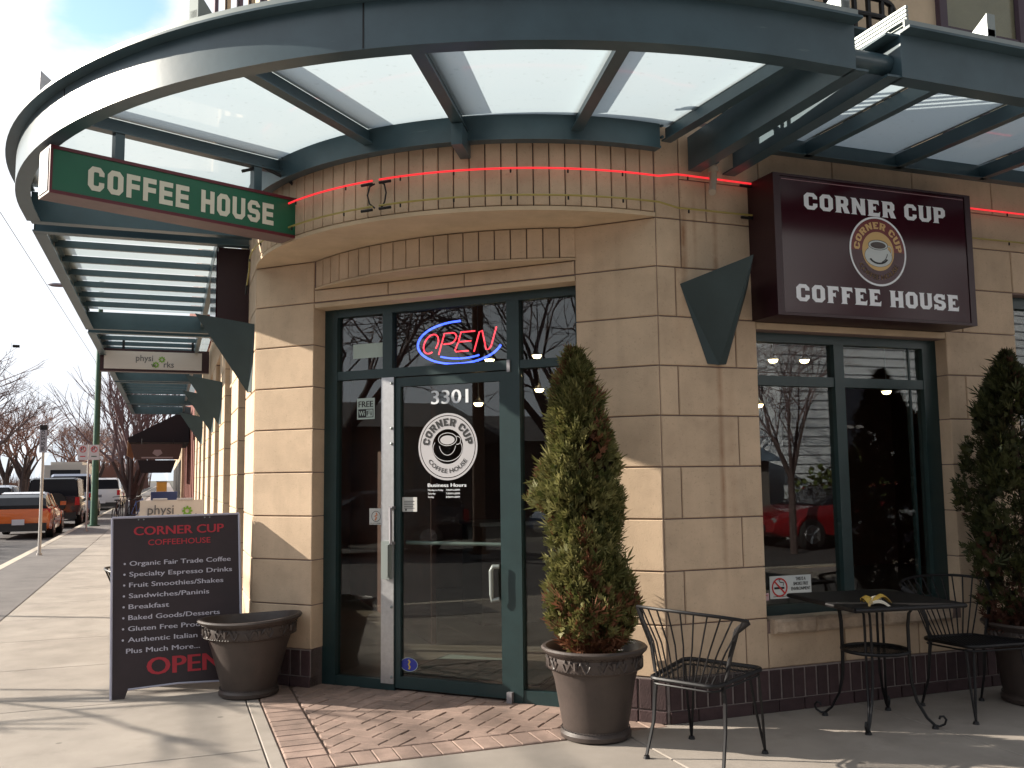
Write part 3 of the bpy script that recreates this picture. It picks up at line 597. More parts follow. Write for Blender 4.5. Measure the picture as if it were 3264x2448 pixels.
# ---------------- south window
FG=Fr((0,5.393+.12),(1,0),(0,-1))
win=obj('window_frame',(lambda mb:[FG.box(mb,3.81,3.872,-.07,.01,.60,2.605),FG.box(mb,5.41,5.56,-.07,.01,.60,2.605),FG.box(mb,3.872,5.41,-.07,.01,2.535,2.605),FG.box(mb,3.872,5.41,-.07,.01,.60,.68),
   FG.box(mb,4.575,4.662,-.07,.014,.68,2.535),FG.box(mb,3.872,4.575,-.07,.006,2.222,2.292),FG.box(mb,4.662,5.41,-.07,.006,2.222,2.292)] and mb)(MB()),TEALD,B)
for q in ((3.872,4.575,.68,2.222),(3.872,4.575,2.292,2.535),(4.662,5.41,.68,2.222),(4.662,5.41,2.292,2.535)): pane('window_pane',FG,*q,-.03,win)
mb=MB(); FG.box(mb,5.30,5.315,-.06,-.02,.68,2.535); obj('glazing_bead',mb,TEALD,win)
w2=obj('window_frame',(lambda mb:[FG.box(mb,6.25,6.33,-.07,.01,.60,2.99),FG.box(mb,6.33,9,-.07,.01,2.9,2.99),FG.box(mb,6.33,9,-.07,.01,.6,.68),FG.box(mb,7.4,7.5,-.07,.012,.68,2.9)] and mb)(MB()),TEALD,B)
pane('window_pane',FG,6.33,7.4,.68,2.9,-.03,w2); pane('window_pane',FG,7.5,9,.68,2.9,-.03,w2)
# smoke free sticker
o=obj('smoke_free_sticker',(lambda mb:(FG.box(mb,3.965,4.315,-.0262,-.0245,.722,.878),mb)[1])(MB()),mat('sticker_white',(.60,.62,.60),.5)); tag(o,'white THIS IS A SMOKE FREE ENVIRONMENT sticker low in the right hand window','sticker')
sx=Vector((1,0,0))
for i,tx in enumerate(('THIS IS A','SMOKE FREE','ENVIRONMENT')): 
    wd=(.085,.125,.165)[i]; place(text_geo(tx,.024,.035,width=wd),FG.p(4.225-wd/2,-.023,.842-i*.034),sx,0,'lettering',BLKTXT,o)
place(rect_geo(.0,.30,0,.004),FG.p(3.99,-.023,.735),sx,0,'text_line',BLKTXT,o)
c0=FG.p(4.045,-.0225,.80); NOS=mat('red_print',(.5,.02,.02),.5)
place(rect_geo(-.045,.04,-.012,.002),c0,sx,0,'cigarette',BLKTXT,o); place(stroke_geo([(.03,.01),(.035,.03),(.005,.035),(-.005,.05),(.01,.055)],.007),c0,sx,0,'smoke_mark',BLKTXT,o)
c1=FG.p(4.045,-.0215,.80); place(disc_geo(.066,32,r0=.055),c1,sx,0,'ring',NOS,o); place(stroke_geo([(-.042,.042),(.042,-.042)],.012),FG.p(4.045,-.0212,.80),sx,0,'bar',NOS,o)
o=obj('small_label',(lambda mb:(FG.box(mb,3.885,3.955,-.0262,-.0245,.715,.765),mb)[1])(MB()),mat('pink_sticker',(.6,.4,.42),.5)); tag(o,'tiny pinkish label beside the smoke free sticker','label')
place(text_geo('EMERGENCY',.010,.03,width=.06),FG.p(3.89,-.023,.745),sx,0,'lettering',NOS,o); place(text_geo('EXIT',.010,.03,width=.04),FG.p(3.89,-.023,.725),sx,0,'lettering',NOS,o)
# ---------------- interior: dark room behind the glass
rm=MB()
pl=[(3.2,5.75),(12,5.75),(12,13),(.95,13),(.95,8.0)]
n=len(pl)
rm.add([(x,y,.0) for x,y in pl]+[(x,y,3.3) for x,y in pl],[tuple(range(n)),tuple(range(n,2*n))]+[(i,i+1,n+i+1,n+i) for i in (1,2)])
room=obj('interior_shell',rm,DWOOD,B,recalc=False)
mb=MB(); mb.prism([(3.15,5.72),(12,5.72),(12,13),(.9,13),(.9,8.0)],-.02,.006); obj('interior_floor',mb,IFLOOR,B)
mb=MB(); mb.add([(.98,8.0,0),(.98,8.75,0),(.98,8.75,3.3),(.98,8.0,3.3)],[(0,1,2,3)]); obj('interior_partition',mb,DWOOD,B)
for i,(x,y,z) in enumerate(((5.51,7.5,2.68),(5.88,7.5,2.69),(6.88,7.5,2.40),(5.32,7.5,2.24),(3.43,8.5,2.78),(3.45,8.5,2.44),(2.93,8.5,2.72),(2.81,8.5,2.29))):
    t=thing('pendant_lamp','',"lamp",(x,y,z),group='lit pendant lamps inside the cafe')
    t['label']=('lit pendant lamp, left one of the pair behind the upper left window pane','lit pendant lamp, right one of the pair behind the upper left window pane','lit pendant lamp behind the top of the large right hand window pane','lit pendant lamp at the left edge of the large left hand window pane','upper lit pendant lamp behind the narrow glass right of the door','lower lit pendant lamp behind the narrow glass right of the door','lit pendant lamp just below the right end of the OPEN neon','lit pendant lamp behind the door glass right of the number 3301')[i]
    mb=MB(); mb.lathe([(.0,-.015),(.034,-.008),(.047,.018),(.047,.03),(0,.03)],16); obj('bulb',mb,LAMPM,t,smooth=True)
    mb=MB(); mb.lathe([(.05,.018),(.055,.03),(.02,.06),(.006,.09),(.006,3.28-z)],16); obj('shade',mb,GREY,t,smooth=True)
def boxthing(name,label,cat,x0,x1,y0,y1,z0,z1,m):
    t=thing(name,label,cat,((x0+x1)/2,(y0+y1)/2,z0)); hx,hy,h=(x1-x0)/2,(y1-y0)/2,z1-z0
    mb=MB(); mb.box(-hx,hx,-hy,hy,0,h-.04); obj('cabinet',mb,m,t); mb=MB(); mb.box(-hx-.03,hx+.03,-hy-.03,hy+.03,h-.04,h); obj('countertop',mb,GREY,t); return t
boxthing('service_counter','dark wooden service counter deep inside the cafe','counter',3.2,6.5,9.6,10.3,0,1.1,mat('dark_counter',(.05,.02,.015),.5))
t=thing('floor_mat','grey ribbed entrance mat on the cafe floor behind the door','mat',(2.55,7.45,0),R(-45)); mb=MB(); mb.box(-.6,.6,-.4,.4,.006,.016); obj('mat_surface',mb,mat('grey_mat',(.22,.23,.21),.95,noise=.5,nscale=120),t); mb=MB(); mb.box(-.63,.63,-.43,.43,.006,.012); obj('mat_border',mb,RUBBER,t)
# ---------------- west side: piers receding down the street
piers=[(9.76,10.8),(12.2,13.4),(14.7,15.8),(17.1,18.3),(19.6,20.7),(22.0,23.2),(24.5,25.6)]
zz=[.0,.285]+Z[1:]
for (a,b) in piers:
    mb=MB(); FW.box(mb,a+.01,b-.01,-.35,-.012,0,3.95); obj('pier_core',mb,MORTAR,B)
    for k in range(len(zz)-1):
        stone(FW,a,b,zz[k],zz[k+1],o0=-.34,o1=0)
wb=MB(); FW.box(wb,8.75,27,-.34,-.22,.55,2.75); 
obj('shopfront_glass',(lambda mb:(FW.box(mb,8.75,26,-.26,-.25,.5,2.9),mb)[1])(MB()),GLASS,B)
obj('shop_back_wall',(lambda mb:(FW.box(mb,8.75,26,-1.8,-1.75,0,3.3),mb)[1])(MB()),DWOOD,B)
edges=[8.75]+[v for p in piers for v in p]+[26.6]
for a,b in zip(edges[0::2],edges[1::2]):
    mb=MB(); FW.block(mb,a,b,-.30,-.14,0,.47); obj('bulkhead',mb,CAST,B); mb=MB(); FW.block(mb,a,b,-.30,-.08,.47,.55); obj('window_sill',mb,CAST,B)
    mb=MB(); FW.block(mb,a,b,-.30,-.06,2.75,3.34); obj('lintel',mb,STONE,B); mb=MB(); FW.box(mb,a,b,-.27,-.2,.55,.62); FW.box(mb,a,b,-.27,-.2,2.68,2.75); FW.box(mb,(a+b)/2-.03,(a+b)/2+.03,-.27,-.2,.62,2.68); obj('window_frame',mb,TEALD,B)
mb=MB(); FW.block(mb,7.80,26.6,-.3,.0,3.345,3.95); obj('frieze',mb,STONE,B)
# red brick stretch of the building beyond
RB=mat('red_brick',(.17,.05,.035),.9,noise=.4,nscale=10)
B2=thing('brick_building','red brick shop building further down the street beyond the tan piers','building',(0,0,0))
mb=MB(); 
for k in range(9): FW.block(mb,26.7+k*2.2,27.7+k*2.2,-.6,-.05,0,3.4)
obj('piers',mb,RB,B2); mb=MB(); FW.block(mb,26.65,46.6,-.9,-.1,3.4,9); FW.block(mb,26.7,46.5,-.9,-.5,0,3.4); obj('wall',mb,RB,B2)
# ---------------- upper storey above the canopies
up_=MB(); FS.box(up_,3.4,14,-6,-.35,4.15,9); obj('upper_wall',up_,CAST,B)
mb=MB(); FS.box(mb,5.86,5.88,-.40,-.335,4.1,9); mb2=MB(); FS.box(mb2,4.3,8,-.36,-.338,5.06,5.07); obj('wall_joint',mb2,MORTAR,B)
uw=obj('upper_window_frame',(lambda mb:[FS.box(mb,6.0,6.08,-.37,-.30,4.3,7),FS.box(mb,6.9,6.98,-.37,-.30,4.3,7),FS.box(mb,6.08,6.9,-.37,-.31,5.27,5.34),FS.box(mb,6.08,6.9,-.37,-.31,4.3,4.4),FS.box(mb,6.42,6.50,-.37,-.315,4.4,5.27)] and mb)(MB()),mat('plum_frame',(.06,.035,.05),.5),B)
pane('window_pane',FS,6.08,6.9,4.4,5.27,-.345,uw); pane('window_pane',FS,6.08,6.9,5.34,7,-.345,uw)
mb=MB(); FS.box(mb,3.3,3.9,-.38,-.34,4.3,7); obj('upper_window_dark',mb,TEALD,B)
obj('roof_slab',(lambda mb:(mb.prism([(.9,8.6),(3.5,5.9),(14,5.9),(14,40),(.9,40)],3.96,4.14),mb)[1])(MB()),CAST,B)
obj('upper_shade_mass',(lambda mb:(mb.prism([(.9,8.6),(1.3,7.0),(2.0,6.0),(2.7,5.62),(3.4,5.5),(3.4,12),(.9,12)],4.14,9),mb)[1])(MB()),CAST,B)  # unseen storey mass, bulged outward to shade the right-hand canopy
bal=thing('balcony_railing','black iron balcony railing above the curved canopy','railing',(0,0,0))
cx_,cy_=4.1,5.62
def bp(t): # along the rail, curved at its right end
    L1=2.35
    if t<L1: return (2.6+t,5.28)
    a=(t-L1)/.35; a=min(a,math.pi/2); return (4.95+.35*math.sin(a),5.63-.35*math.cos(a))
T=[i*.05 for i in range(int((2.35+.55)/.05)+1)]
for z in (5.02,5.16): mb=MB(); mb.tube([(*bp(t),z) for t in T],.022,8); obj('rail',mb,BLACKM,bal,smooth=True)
for z in (4.2,): mb=MB(); mb.tube([(*bp(t),z) for t in T],.02,8); obj('rail',mb,BLACKM,bal)
for k in range(22):
    p=bp(k*.13+.05); mb=MB(); mb.box(p[0]-.014,p[0]+.014,p[1]-.014,p[1]+.014,4.15,5.16); obj('picket',mb,BLACKM,bal)
cl=thing('clerestory_louvre','row of upright pale louvre fins above the left end of the curved canopy','louvre',(.0,8.2,4.1))
for k in range(6):
    mb=MB(); mb.box(.28+k*.10,.31+k*.10,-.35,.1,0,2.6); obj('fin',mb,(CAST if k%2 else mat('plum_fin',(.12,.08,.11),.6)),cl)
mb=MB(); mb.box(.80,1.6,-.2,.4,0,2.6); obj('side_panel',mb,mat('plum_fin',(.12,.08,.11),.6),cl)
# ================================================================ CANOPIES
CC=Vector((2.98,7.78,0)); RC=4.087
PROF=[(.07,3.938),(.07,3.925),(0,3.920),(0,3.68),(-.10,3.68),(-.10,3.692),(-.012,3.694),(-.012,3.920),(-.05,3.926),(-.05,3.938)]
def sweep(path,prof,name,m,parent,smooth=True,capends=True):
    # path: list of (x,y,nx,ny)
    mb=MB(); k=len(prof)
    for x,y,nx,ny in path:
        for o,z in prof: mb.v.append((x+nx*o,y+ny*o,z))
    for i in range(len(path)-1):
        for j in range(k): mb.f.append((i*k+j,i*k+(j+1)%k,(i+1)*k+(j+1)%k,(i+1)*k+j))
    if capends: mb.f.append(tuple(range(k))); mb.f.append(tuple((len(path)-1)*k+j for j in range(k))[::-1])
    return obj(name,mb,m,parent,smooth=smooth)
cpath=[(3.30,CC.y-RC,0,-1),(2.98,CC.y-RC,0,-1)]+[(CC.x+RC*math.cos(R(a)),CC.y+RC*math.sin(R(a)),math.cos(R(a)),math.sin(R(a))) for a in range(-91,-180,-2)]+[(CC.x-RC,7.78,-1,0),(CC.x-RC,8.12,-1,0)]
STEEL=mat('canopy_teal_steel',(.052,.092,.112),.32,noise=.25,nscale=3,spec=.5,bump=.03,bscale=20)
def scuffs(m):
    t=m.node_tree; b=t.nodes['Principled BSDF']; src=b.inputs['Base Color'].links[0].from_socket
    g=t.nodes.new('ShaderNodeNewGeometry'); mp=t.nodes.new('ShaderNodeMapping'); t.links.new(g.outputs['Position'],mp.inputs[0]); mp.inputs['Rotation'].default_value=(.25,.2,.5); mp.inputs['Scale'].default_value=(3,3,42)
    n=t.nodes.new('ShaderNodeTexNoise'); n.inputs['Scale'].default_value=1.3; n.inputs['Detail'].default_value=4; t.links.new(mp.outputs[0],n.inputs[0])
    q=t.nodes.new('ShaderNodeMapRange'); t.links.new(n.outputs[0],q.inputs[0]); q.inputs[1].default_value=.72; q.inputs[2].default_value=.80; q.inputs[4].default_value=.55
    mix=t.nodes.new('ShaderNodeMix'); mix.data_type='RGBA'; t.links.new(q.outputs[0],mix.inputs[0]); t.links.new(src,mix.inputs[6]); mix.inputs[7].default_value=(.16,.22,.22,1); t.links.new(mix.outputs[2],b.inputs['Base Color'])
scuffs(STEEL)
can=thing('curved_canopy','large curved teal steel and frosted glass canopy wrapping the corner over the entrance','canopy',(0,0,0))
sweep(cpath,PROF,'fascia',STEEL,can)
sweep(cpath,[(.035,3.941),(.035,3.985),(-.10,3.985),(-.10,3.978),(.025,3.978),(.025,3.941)],'flashing',ALUL,can)
# inner ring beam following the bow
ringp=[]
for i in range(41):
    a=am1-2*am1*i/40; p=P1(a,rr1,0); q=P1(a,rr1+1,0)-p; ringp.append((p.x,p.y,q.x,q.y))
sweep(ringp,[(.02,3.785),(.06,3.785),(.10,3.785),(.10,3.80),(.09,3.80),(.09,3.99),(.10,4.005),(.02,4.005)],'ring_beam',STEEL,can)
def ringhit(a):
    d=Vector((math.cos(R(a)),math.sin(R(a)),0)); r=4.0
    while r>1.0:
        q=CC+d*r-FD.g; s=q.dot(FD.u); o=q.dot(FD.o)
        if math.hypot(s-cs1,o-co1)<rr1+.06 or (s<0 and q.y+5.393>5.36) : break
        r-=.01
    return r
def beam(mb,p,q,w,z0,z1,fl=0):
    p=Vector(p);q=Vector(q); d=(q-p).normalized(); n=Vector((-d.y,d.x,0))*w/2
    mb.hexa([(*(p-n).xy,z0),(*(p+n).xy,z0),(*(q+n).xy,z0),(*(q-n).xy,z0),(*(p-n).xy,z1),(*(p+n).xy,z1),(*(q+n).xy,z1),(*(q-n).xy,z1)])
    if fl:
        n2=n.normalized()*fl/2
        mb.hexa([(*(p-n2).xy,z0-.01),(*(p+n2).xy,z0-.01),(*(q+n2).xy,z0-.01),(*(q-n2).xy,z0-.01),(*(p-n2).xy,z0),(*(p+n2).xy,z0),(*(q+n2).xy,z0),(*(q-n2).xy,z0)])
ANG=[-86.5,-102,-119.3,-135,-157]
for a in ANG:
    d=Vector((math.cos(R(a)),math.sin(R(a)),0)); ri=ringhit(a)
    mb=MB(); beam(mb,CC+d*ri,CC+d*(RC-.02),.012,3.86,3.945,.075); 
    if a==-119.3: beam(mb,CC+d*(ri-.06),CC+d*(ri+.22),.07,3.70,3.84)
    obj('beam',mb,STEEL,can)
    mb=MB(); beam(mb,CC+d*(ri+.05),CC+d*(RC+.03),.05,3.966,4.03); 
    p=CC+d*(RC+.03); n_=Vector((-d.y,d.x,0))
    mb.add([p+n_*.03+Vector((0,0,3.99)),p-n_*.03+Vector((0,0,3.99)),p-d*.14+n_*.03+Vector((0,0,4.03)),p-d*.14-n_*.03+Vector((0,0,4.03)),p+n_*.03+Vector((0,0,4.13)),p-n_*.03+Vector((0,0,4.13))],[(0,1,3,2),(0,1,5,4),(0,2,4),(1,3,5),(2,3,5,4)])
    obj('glazing_bar',mb,(ALU if a<-140 else ALUL),can)
# sign beam just over the blade sign
SD=Vector((.921,.39,0)).normalized(); SN=Vector((SD.y,-SD.x,0))
GLZ=3.955
for a in (-152.0,-121.5):
    d=Vector((math.cos(R(a)),math.sin(R(a)),0)); n_=Vector((-d.y,d.x,0)); c=CC+d*(RC+.002); mb=MB(); mb.hexa([(*(c-n_*.004).xy,3.684),(*(c+n_*.004).xy,3.684),(*(c+n_*.004-d*.004).xy,3.684),(*(c-n_*.004-d*.004).xy,3.684),(*(c-n_*.004).xy,3.916),(*(c+n_*.004).xy,3.916),(*(c+n_*.004-d*.004).xy,3.916),(*(c-n_*.004-d*.004).xy,3.916)]); obj('weld_seam',mb,BLACKM,can)
mb=MB()
for a in ANG:
    d=Vector((math.cos(R(a)),math.sin(R(a)),0)); n_=Vector((-d.y,d.x,0)); ri=ringhit(a)+.10
    for q in (-.05,.05):
        for z in (3.87,3.95): c=CC+d*ri+n_*q+Vector((0,0,z)); mb.tube([c-d*.085,c-d*.065],.011,6)
obj('ring_bolts',mb,STEEL,can,kind='stuff')
A2=[-86.5,-102,-119.3,-135,-157,-180]
for a0,a1 in zip(A2[:-1],A2[1:]):
    out=[];inn=[]
    for i in range(9):
        a=a0+(a1-a0)*i/8; d=Vector((math.cos(R(a)),math.sin(R(a)),0)); out.append(CC+d*(RC+.0)); inn.append(CC+d*(ringhit(max(a,-179)) if a>-179 else 2.45))
    mb=MB(); mb.add([(p.x,p.y,GLZ) for p in out]+[(p.x,p.y,GLZ) for p in inn],[(i,i+1,9+i+1,9+i) for i in range(8)]); obj('glass_panel',mb,FROST,can,recalc=False)
mb=MB(); mb.add([(-1.08,7.78,GLZ),(.6,7.78,GLZ),(.6,8.1,GLZ),(-1.08,8.1,GLZ)],[(0,1,2,3)]); obj('glass_panel',mb,FROST,can,recalc=False)
d0=Vector((math.cos(R(-86.5)),math.sin(R(-86.5)),0)); p0=CC+d0*RC; p1=CC+d0*ringhit(-86.5)
mb=MB(); mb.add([(p0.x,p0.y,GLZ),(3.29,3.70,GLZ),(3.33,5.36,GLZ),(p1.x,p1.y,GLZ)],[(0,1,2,3)]); obj('glass_panel',mb,FROST,can,recalc=False)
# end channels, each an open C
def chan(par,p,q,side,z0=3.68,z1=3.92,name='end_channel'):
    p=Vector((*p,0));q=Vector((*q,0)); d=(q-p).normalized(); n=Vector((-d.y,d.x,0))*side
    path=[(p.x,p.y,n.x,n.y),(q.x,q.y,n.x,n.y)]
    return sweep(path,[(.085,z1),(.085,z1-.012),(0,z1-.012),(0,z0+.012),(.085,z0+.012),(.085,z0),(-.012,z0),(-.012,z1)],name,STEEL,par,smooth=False)
chan(can,(3.33,5.38),(3.30,3.70),1); chan(can,(-1.08,8.12),(.64,8.12),1)
mb=MB(); mb.tube([(3.30,3.80,3.79),(3.60,3.80,3.79)],.055,16); obj('link_pipe',mb,STEEL,can,smooth=True)
mb=MB(); mb.tube([(3.47,5.33,3.95),(3.47,5.31,3.70),(3.47,5.31,3.60),(3.455,5.30,3.56),(3.42,5.25,3.50)],.026,12); mb.tube([(3.47,5.31,3.70),(3.47,5.31,3.665)],.036,12); 
t=thing('drain_pipe','short pale elbow drain pipe hanging between the two canopies','pipe',(0,0,0)); obj('elbow',mb,mat('pale_pipe',(.40,.33,.26),.7),t,smooth=True)
mb=MB(); mb.tube([(3.47,5.36,3.75),(3.47,5.28,3.75)],.04,10); obj('strap',mb,STEEL,t)
def straight_canopy(label,axis,f,a,b,inner,pur,par=None):
    t=thing('glass_canopy',label,'canopy',(0,0,0),group='straight frosted glass canopies along the facades')
    if axis=='S':
        sweep([(b,f,0,-1),(a,f,0,-1)],PROF,'fascia',STEEL,t,smooth=False); sweep([(b,f,0,-1),(a,f,0,-1)],[(.035,3.941),(.035,3.985),(-.10,3.985),(-.10,3.978),(.025,3.978),(.025,3.941)],'flashing',ALUL,t,smooth=False)
        chan(t,(a,f+.01),(a+.08,5.38),1)
        mb=MB(); mb.box(a+.08,b,5.26,5.30,3.85,4.02); mb.box(a+.08,b,5.22,5.30,3.84,3.85); obj('ledger',mb,STEEL,t)
        xs=[a]+pur+[b]
        for x in pur:
            mb=MB(); beam(mb,(x,5.26,0),(x,f+.02,0),.012,3.85,3.945,.06); obj('beam',mb,STEEL,t); mb=MB(); beam(mb,(x,5.2,0),(x,f-.03,0),.05,3.966,4.03)
            mb.add([(x-.03,f-.03,3.99),(x+.03,f-.03,3.99),(x-.03,f+.11,4.03),(x+.03,f+.11,4.03),(x-.03,f-.03,4.12),(x+.03,f-.03,4.12)],[(0,1,3,2),(0,1,5,4),(0,2,4),(1,3,5),(2,3,5,4)]); obj('glazing_bar',mb,ALUL,t)
        for u,v in zip(xs[:-1],xs[1:]): mb=MB(); mb.add([(u+.02,f+.01,GLZ),(v-.02,f+.01,GLZ),(v-.02,5.30,GLZ),(u+.02,5.30,GLZ)],[(0,1,2,3)]); obj('glass_panel',mb,FROST,t,recalc=False)
        for k in range(5): mb=MB(); mb.box(a+.02,a+.035+.0,f-.03,5.2,3.965+k*.022,3.980+k*.022); obj('end_trim',mb,ALUL,t)
    else:
        sweep([(f,a,-1,0),(f,b,-1,0)],PROF,'fascia',STEEL,t,smooth=False); sweep([(f,a,-1,0),(f,b,-1,0)],[(.035,3.941),(.035,3.985),(-.10,3.985),(-.10,3.978),(.025,3.978),(.025,3.941)],'flashing',ALUL,t,smooth=False)
        chan(t,(f,a),(.64,a),-1); chan(t,(f,b),(.64,b),1)
        mb=MB(); mb.box(.38,.44,a,b,3.76,3.93); obj('ledger',mb,STEEL,t)
        n=max(2,round((b-a)/.68)); ys_=[a+(b-a)*i/n for i in range(n+1)]
        for y in ys_[1:-1]: mb=MB(); beam(mb,(f+.02,y,0),(.38,y,0),.045,3.88,3.945); obj('purlin',mb,STEEL,t)
        for u,v in zip(ys_[:-1],ys_[1:]): mb=MB(); mb.add([(f,u+.01,GLZ),(.62,u+.01,GLZ),(.62,v-.01,GLZ),(f,v-.01,GLZ)],[(0,1,2,3)]); obj('glass_panel',mb,FROST,t,recalc=False)
    return t
straight_canopy('straight teal canopy at the right above the maroon cafe sign','S',3.69,3.60,8.6,0,[4.22,5.03,5.85,6.7,7.6])
for i,(a,b,lb) in enumerate(((8.52,13.76,'straight canopy behind the green blade sign, nearest down the street facade'),(14.2,20.8,'second straight canopy down the facade, above the hanging white clinic sign'),(21.2,26.9,'third straight canopy down the facade, beyond the hanging white clinic sign'),(27.3,31.2,'farthest straight canopy down the facade, just before the black awning'))):
    straight_canopy(lb,'W',-1.107,a,b,0,None)
# folded steel uplight brackets
def sconce(fr,u,label):
    t=thing('folded_wall_bracket',label,'bracket',fr.p(u,0,0),group='folded dark steel wedges fixed to the piers')
    P=lambda a,o,z: fr.p(u+a,o,z)-fr.p(u,0,0)
    a=P(-.27,.003,2.885);b=P(-.075,.003,2.345);c=P(.27,.003,2.885);d=P(.075,.003,2.345);tip=P(.0,.47,3.0);rb=P(0,.03,2.335)
    hh=.006
    mb=MB(); mb.add([a,b,tip,rb,c,d],[(0,2,3,1),(2,4,5,3),(1,3,5),(0,4,2),(0,1,5,4)]); obj('folded_plate',mb,mat('wedge_paint',(.032,.055,.060),.6,noise=.2,nscale=3),t)
    return t
sconce(FS,3.50,'dark folded steel wedge on the pier left of the maroon cafe sign')
sconce(FW,8.15,'dark folded steel wedge at the left edge of the corner pier, largest street side one')
sconce(FW,13.0,'dark folded steel wedge second along the street facade'); sconce(FW,15.3,'dark folded steel wedge third along the street facade'); sconce(FW,20.3,'dark folded steel wedge farthest along the street facade')
# ================================================================ SIGNS
t=thing('cafe_sign','large maroon box sign with a coffee cup emblem between CORNER CUP and COFFEE HOUSE','sign',(0,0,0))
mb=MB(); mb.box(3.80,5.545,5.112,5.39,2.655,3.635); obj('cabinet',mb,MAROOND,t)
mb=MB(); mb.box(3.86,5.485,5.100,5.112,2.675,3.615); fp=obj('face_panel',mb,MAROON,t)
mb=MB(); 
for q in ((3.80,3.855,2.655,3.635),(5.49,5.545,2.655,3.635),(3.855,5.49,3.618,3.635),(3.855,5.49,2.655,2.672)): mb.box(q[0],q[1],5.094,5.112,q[2],q[3])
obj('retainer_frame',mb,MAROOND,t)
mb=MB(); mb.box(3.87,5.48,5.0985,5.1005,3.595,3.600); obj('pinstripe',mb,mat('pink_stripe',(.30,.16,.18),.5),t)
mb=MB(); mb.box(3.87,5.48,5.13,5.38,2.600,2.655); 
def onsign(geo,x,z,m,name,off=.0): return place(geo,(x,5.0975-off,z),sx,.0,name,m,fp)
onsign(slab_geo('CORNER CUP',.118,width=1.25),4.050,3.400,WHITEB,'lettering'); onsign(slab_geo('COFFEE HOUSE',.118,width=1.425),3.955,2.755,WHITEB,'lettering')
lx,lz=4.667,3.148
RING=mat('emblem_red',(.14,.006,.008),.35); MAR2=mat('emblem_maroon',(.050,.008,.014),.35); GOLD=mat('emblem_gold',(.58,.38,.15),.5)
onsign(disc_geo(.250,64,r0=.236),lx,lz,WHITEB,'ring',.0005); onsign(disc_geo(.235,64),lx,lz,MAR2,'field',.0)
vs=[(.2345*math.cos(R(a)),.2345*math.sin(R(a)),0) for a in range(0,181,6)]+[(.14*math.cos(R(a)),.14*math.sin(R(a)),0) for a in range(180,-1,-6)]
n=31; onsign(([v for v in vs],[(i,i+1,2*n-2-i,2*n-1-i) for i in range(n-1)]),lx,lz,RING,'upper_field',.0006)
onsign(disc_geo(.140,48),lx,lz,GOLD,'disc',.0010)
g=slab_geo('CORNER CUP',.050,width=.50); onsign(([(*arc_map(.50,.162)(v[0],v[1]),0) for v in g[0]],g[1]),lx,lz,GOLD,'arched_lettering',.0012)
g=text_geo('COFFEE HOUSE',.036,.045,width=.42); onsign(([(*arc_map(.42,.204,False)(v[0],v[1]),0) for v in g[0]],g[1]),lx,lz,GOLD,'arched_lettering',.0012)
onsign(disc_geo(.122,40,ry=.078),lx,lz-.035,mat('pale_china',(.50,.54,.54),.4),'saucer',.0016); onsign(disc_geo(.122,40,ry=.078,r0=.119),lx,lz-.035,BLKTXT,'saucer_rim',.0019)
cupv=[(-.085,.045)]+ell(0,.0,.085,.085,180,360,16)+[(.085,.045)]+ell(0,.045,.085,.035,0,180,16)
onsign(poly_geo([cupv]),lx,lz,mat('pale_china',(.5,.54,.54),.4),'cup',.0022); onsign(stroke_geo(ell(0,.045,.085,.035,0,360,32),.004),lx,lz,BLKTXT,'cup_rim',.0026)
onsign(disc_geo(.068,32,ry=.024),lx,lz+.043,mat('coffee_grey',(.06,.045,.04),.5),'coffee',.0030); onsign(stroke_geo(ell(.095,.01,.025,.032,-100,110,14),.007),lx,lz,mat('pale_china',(.5,.54,.54),.4),'handle',.0026)
onsign(stroke_geo(ell(0,.0,.080,.080,290,350,10),.006),lx,lz,BLKTXT,'cup_shade_line',.0026)
for k in range(13):
    a=R(215+k*9.3); onsign(disc_geo(.010,10,ry=.007),lx+.085*math.cos(a),lz-.025+.062*math.sin(a),BLKTXT,'coffee_bean',.0030)
# green blade sign
t=thing('blade_sign','long green box sign reading COFFEE HOUSE hung under the curved canopy','sign',(0,0,0))
def SP(tt,k,z): return CC-SD*tt+SN*k+Vector((0,0,z))
def sbox(mb,t0,t1,k0,k1,z0,z1): mb.hexa([SP(t0,k0,z0),SP(t1,k0,z0),SP(t1,k1,z0),SP(t0,k1,z0),SP(t0,k0,z1),SP(t1,k0,z1),SP(t1,k1,z1),SP(t0,k1,z1)])
mb=MB(); sbox(mb,2.26,4.06,-.10,.09,3.352,3.652); obj('cabinet',mb,mat('sign_cabinet',(.16,.10,.10),.5,noise=.2),t)
mb=MB(); sbox(mb,2.275,4.045,.09,.097,3.372,3.632); gp=obj('green_face',mb,SGREEN,t)
mb=MB()
for q in ((2.26,2.276,3.352,3.652),(4.044,4.06,3.352,3.652),(2.276,4.044,3.352,3.373),(2.276,4.044,3.631,3.652)): sbox(mb,q[0],q[1],.0905,.104,q[2],q[3])
obj('red_trim',mb,SRED,t)
mb=MB(); sbox(mb,4.061,4.066,-.085,.08,3.37,3.635); obj('sunlit_end_face',mb,mat('sunlit_end_white',(.7,.7,.68),.4),t)  # end face painted white for the sunlight falling on it
mb=MB(); sbox(mb,2.27,4.05,-.108,-.10,3.36,3.645); obj('green_back',mb,SGREEN,t)
g=slab_geo('COFFEE',.155,width=.655,gap=1.6,T=SQ); place(g,SP(3.835,.100,3.415),SD,.0,'lettering',CREAM,gp)
g=slab_geo('HOUSE',.155,width=.545,gap=1.6,T=SQ); place(g,SP(3.095,.100,3.415),SD,.0,'lettering',CREAM,gp)
for tt in (3.62,2.64): mb=MB(); sbox(mb,tt-.03,tt+.03,-.03,.03,3.652,3.85); obj('hanger_post',mb,STEEL,t)
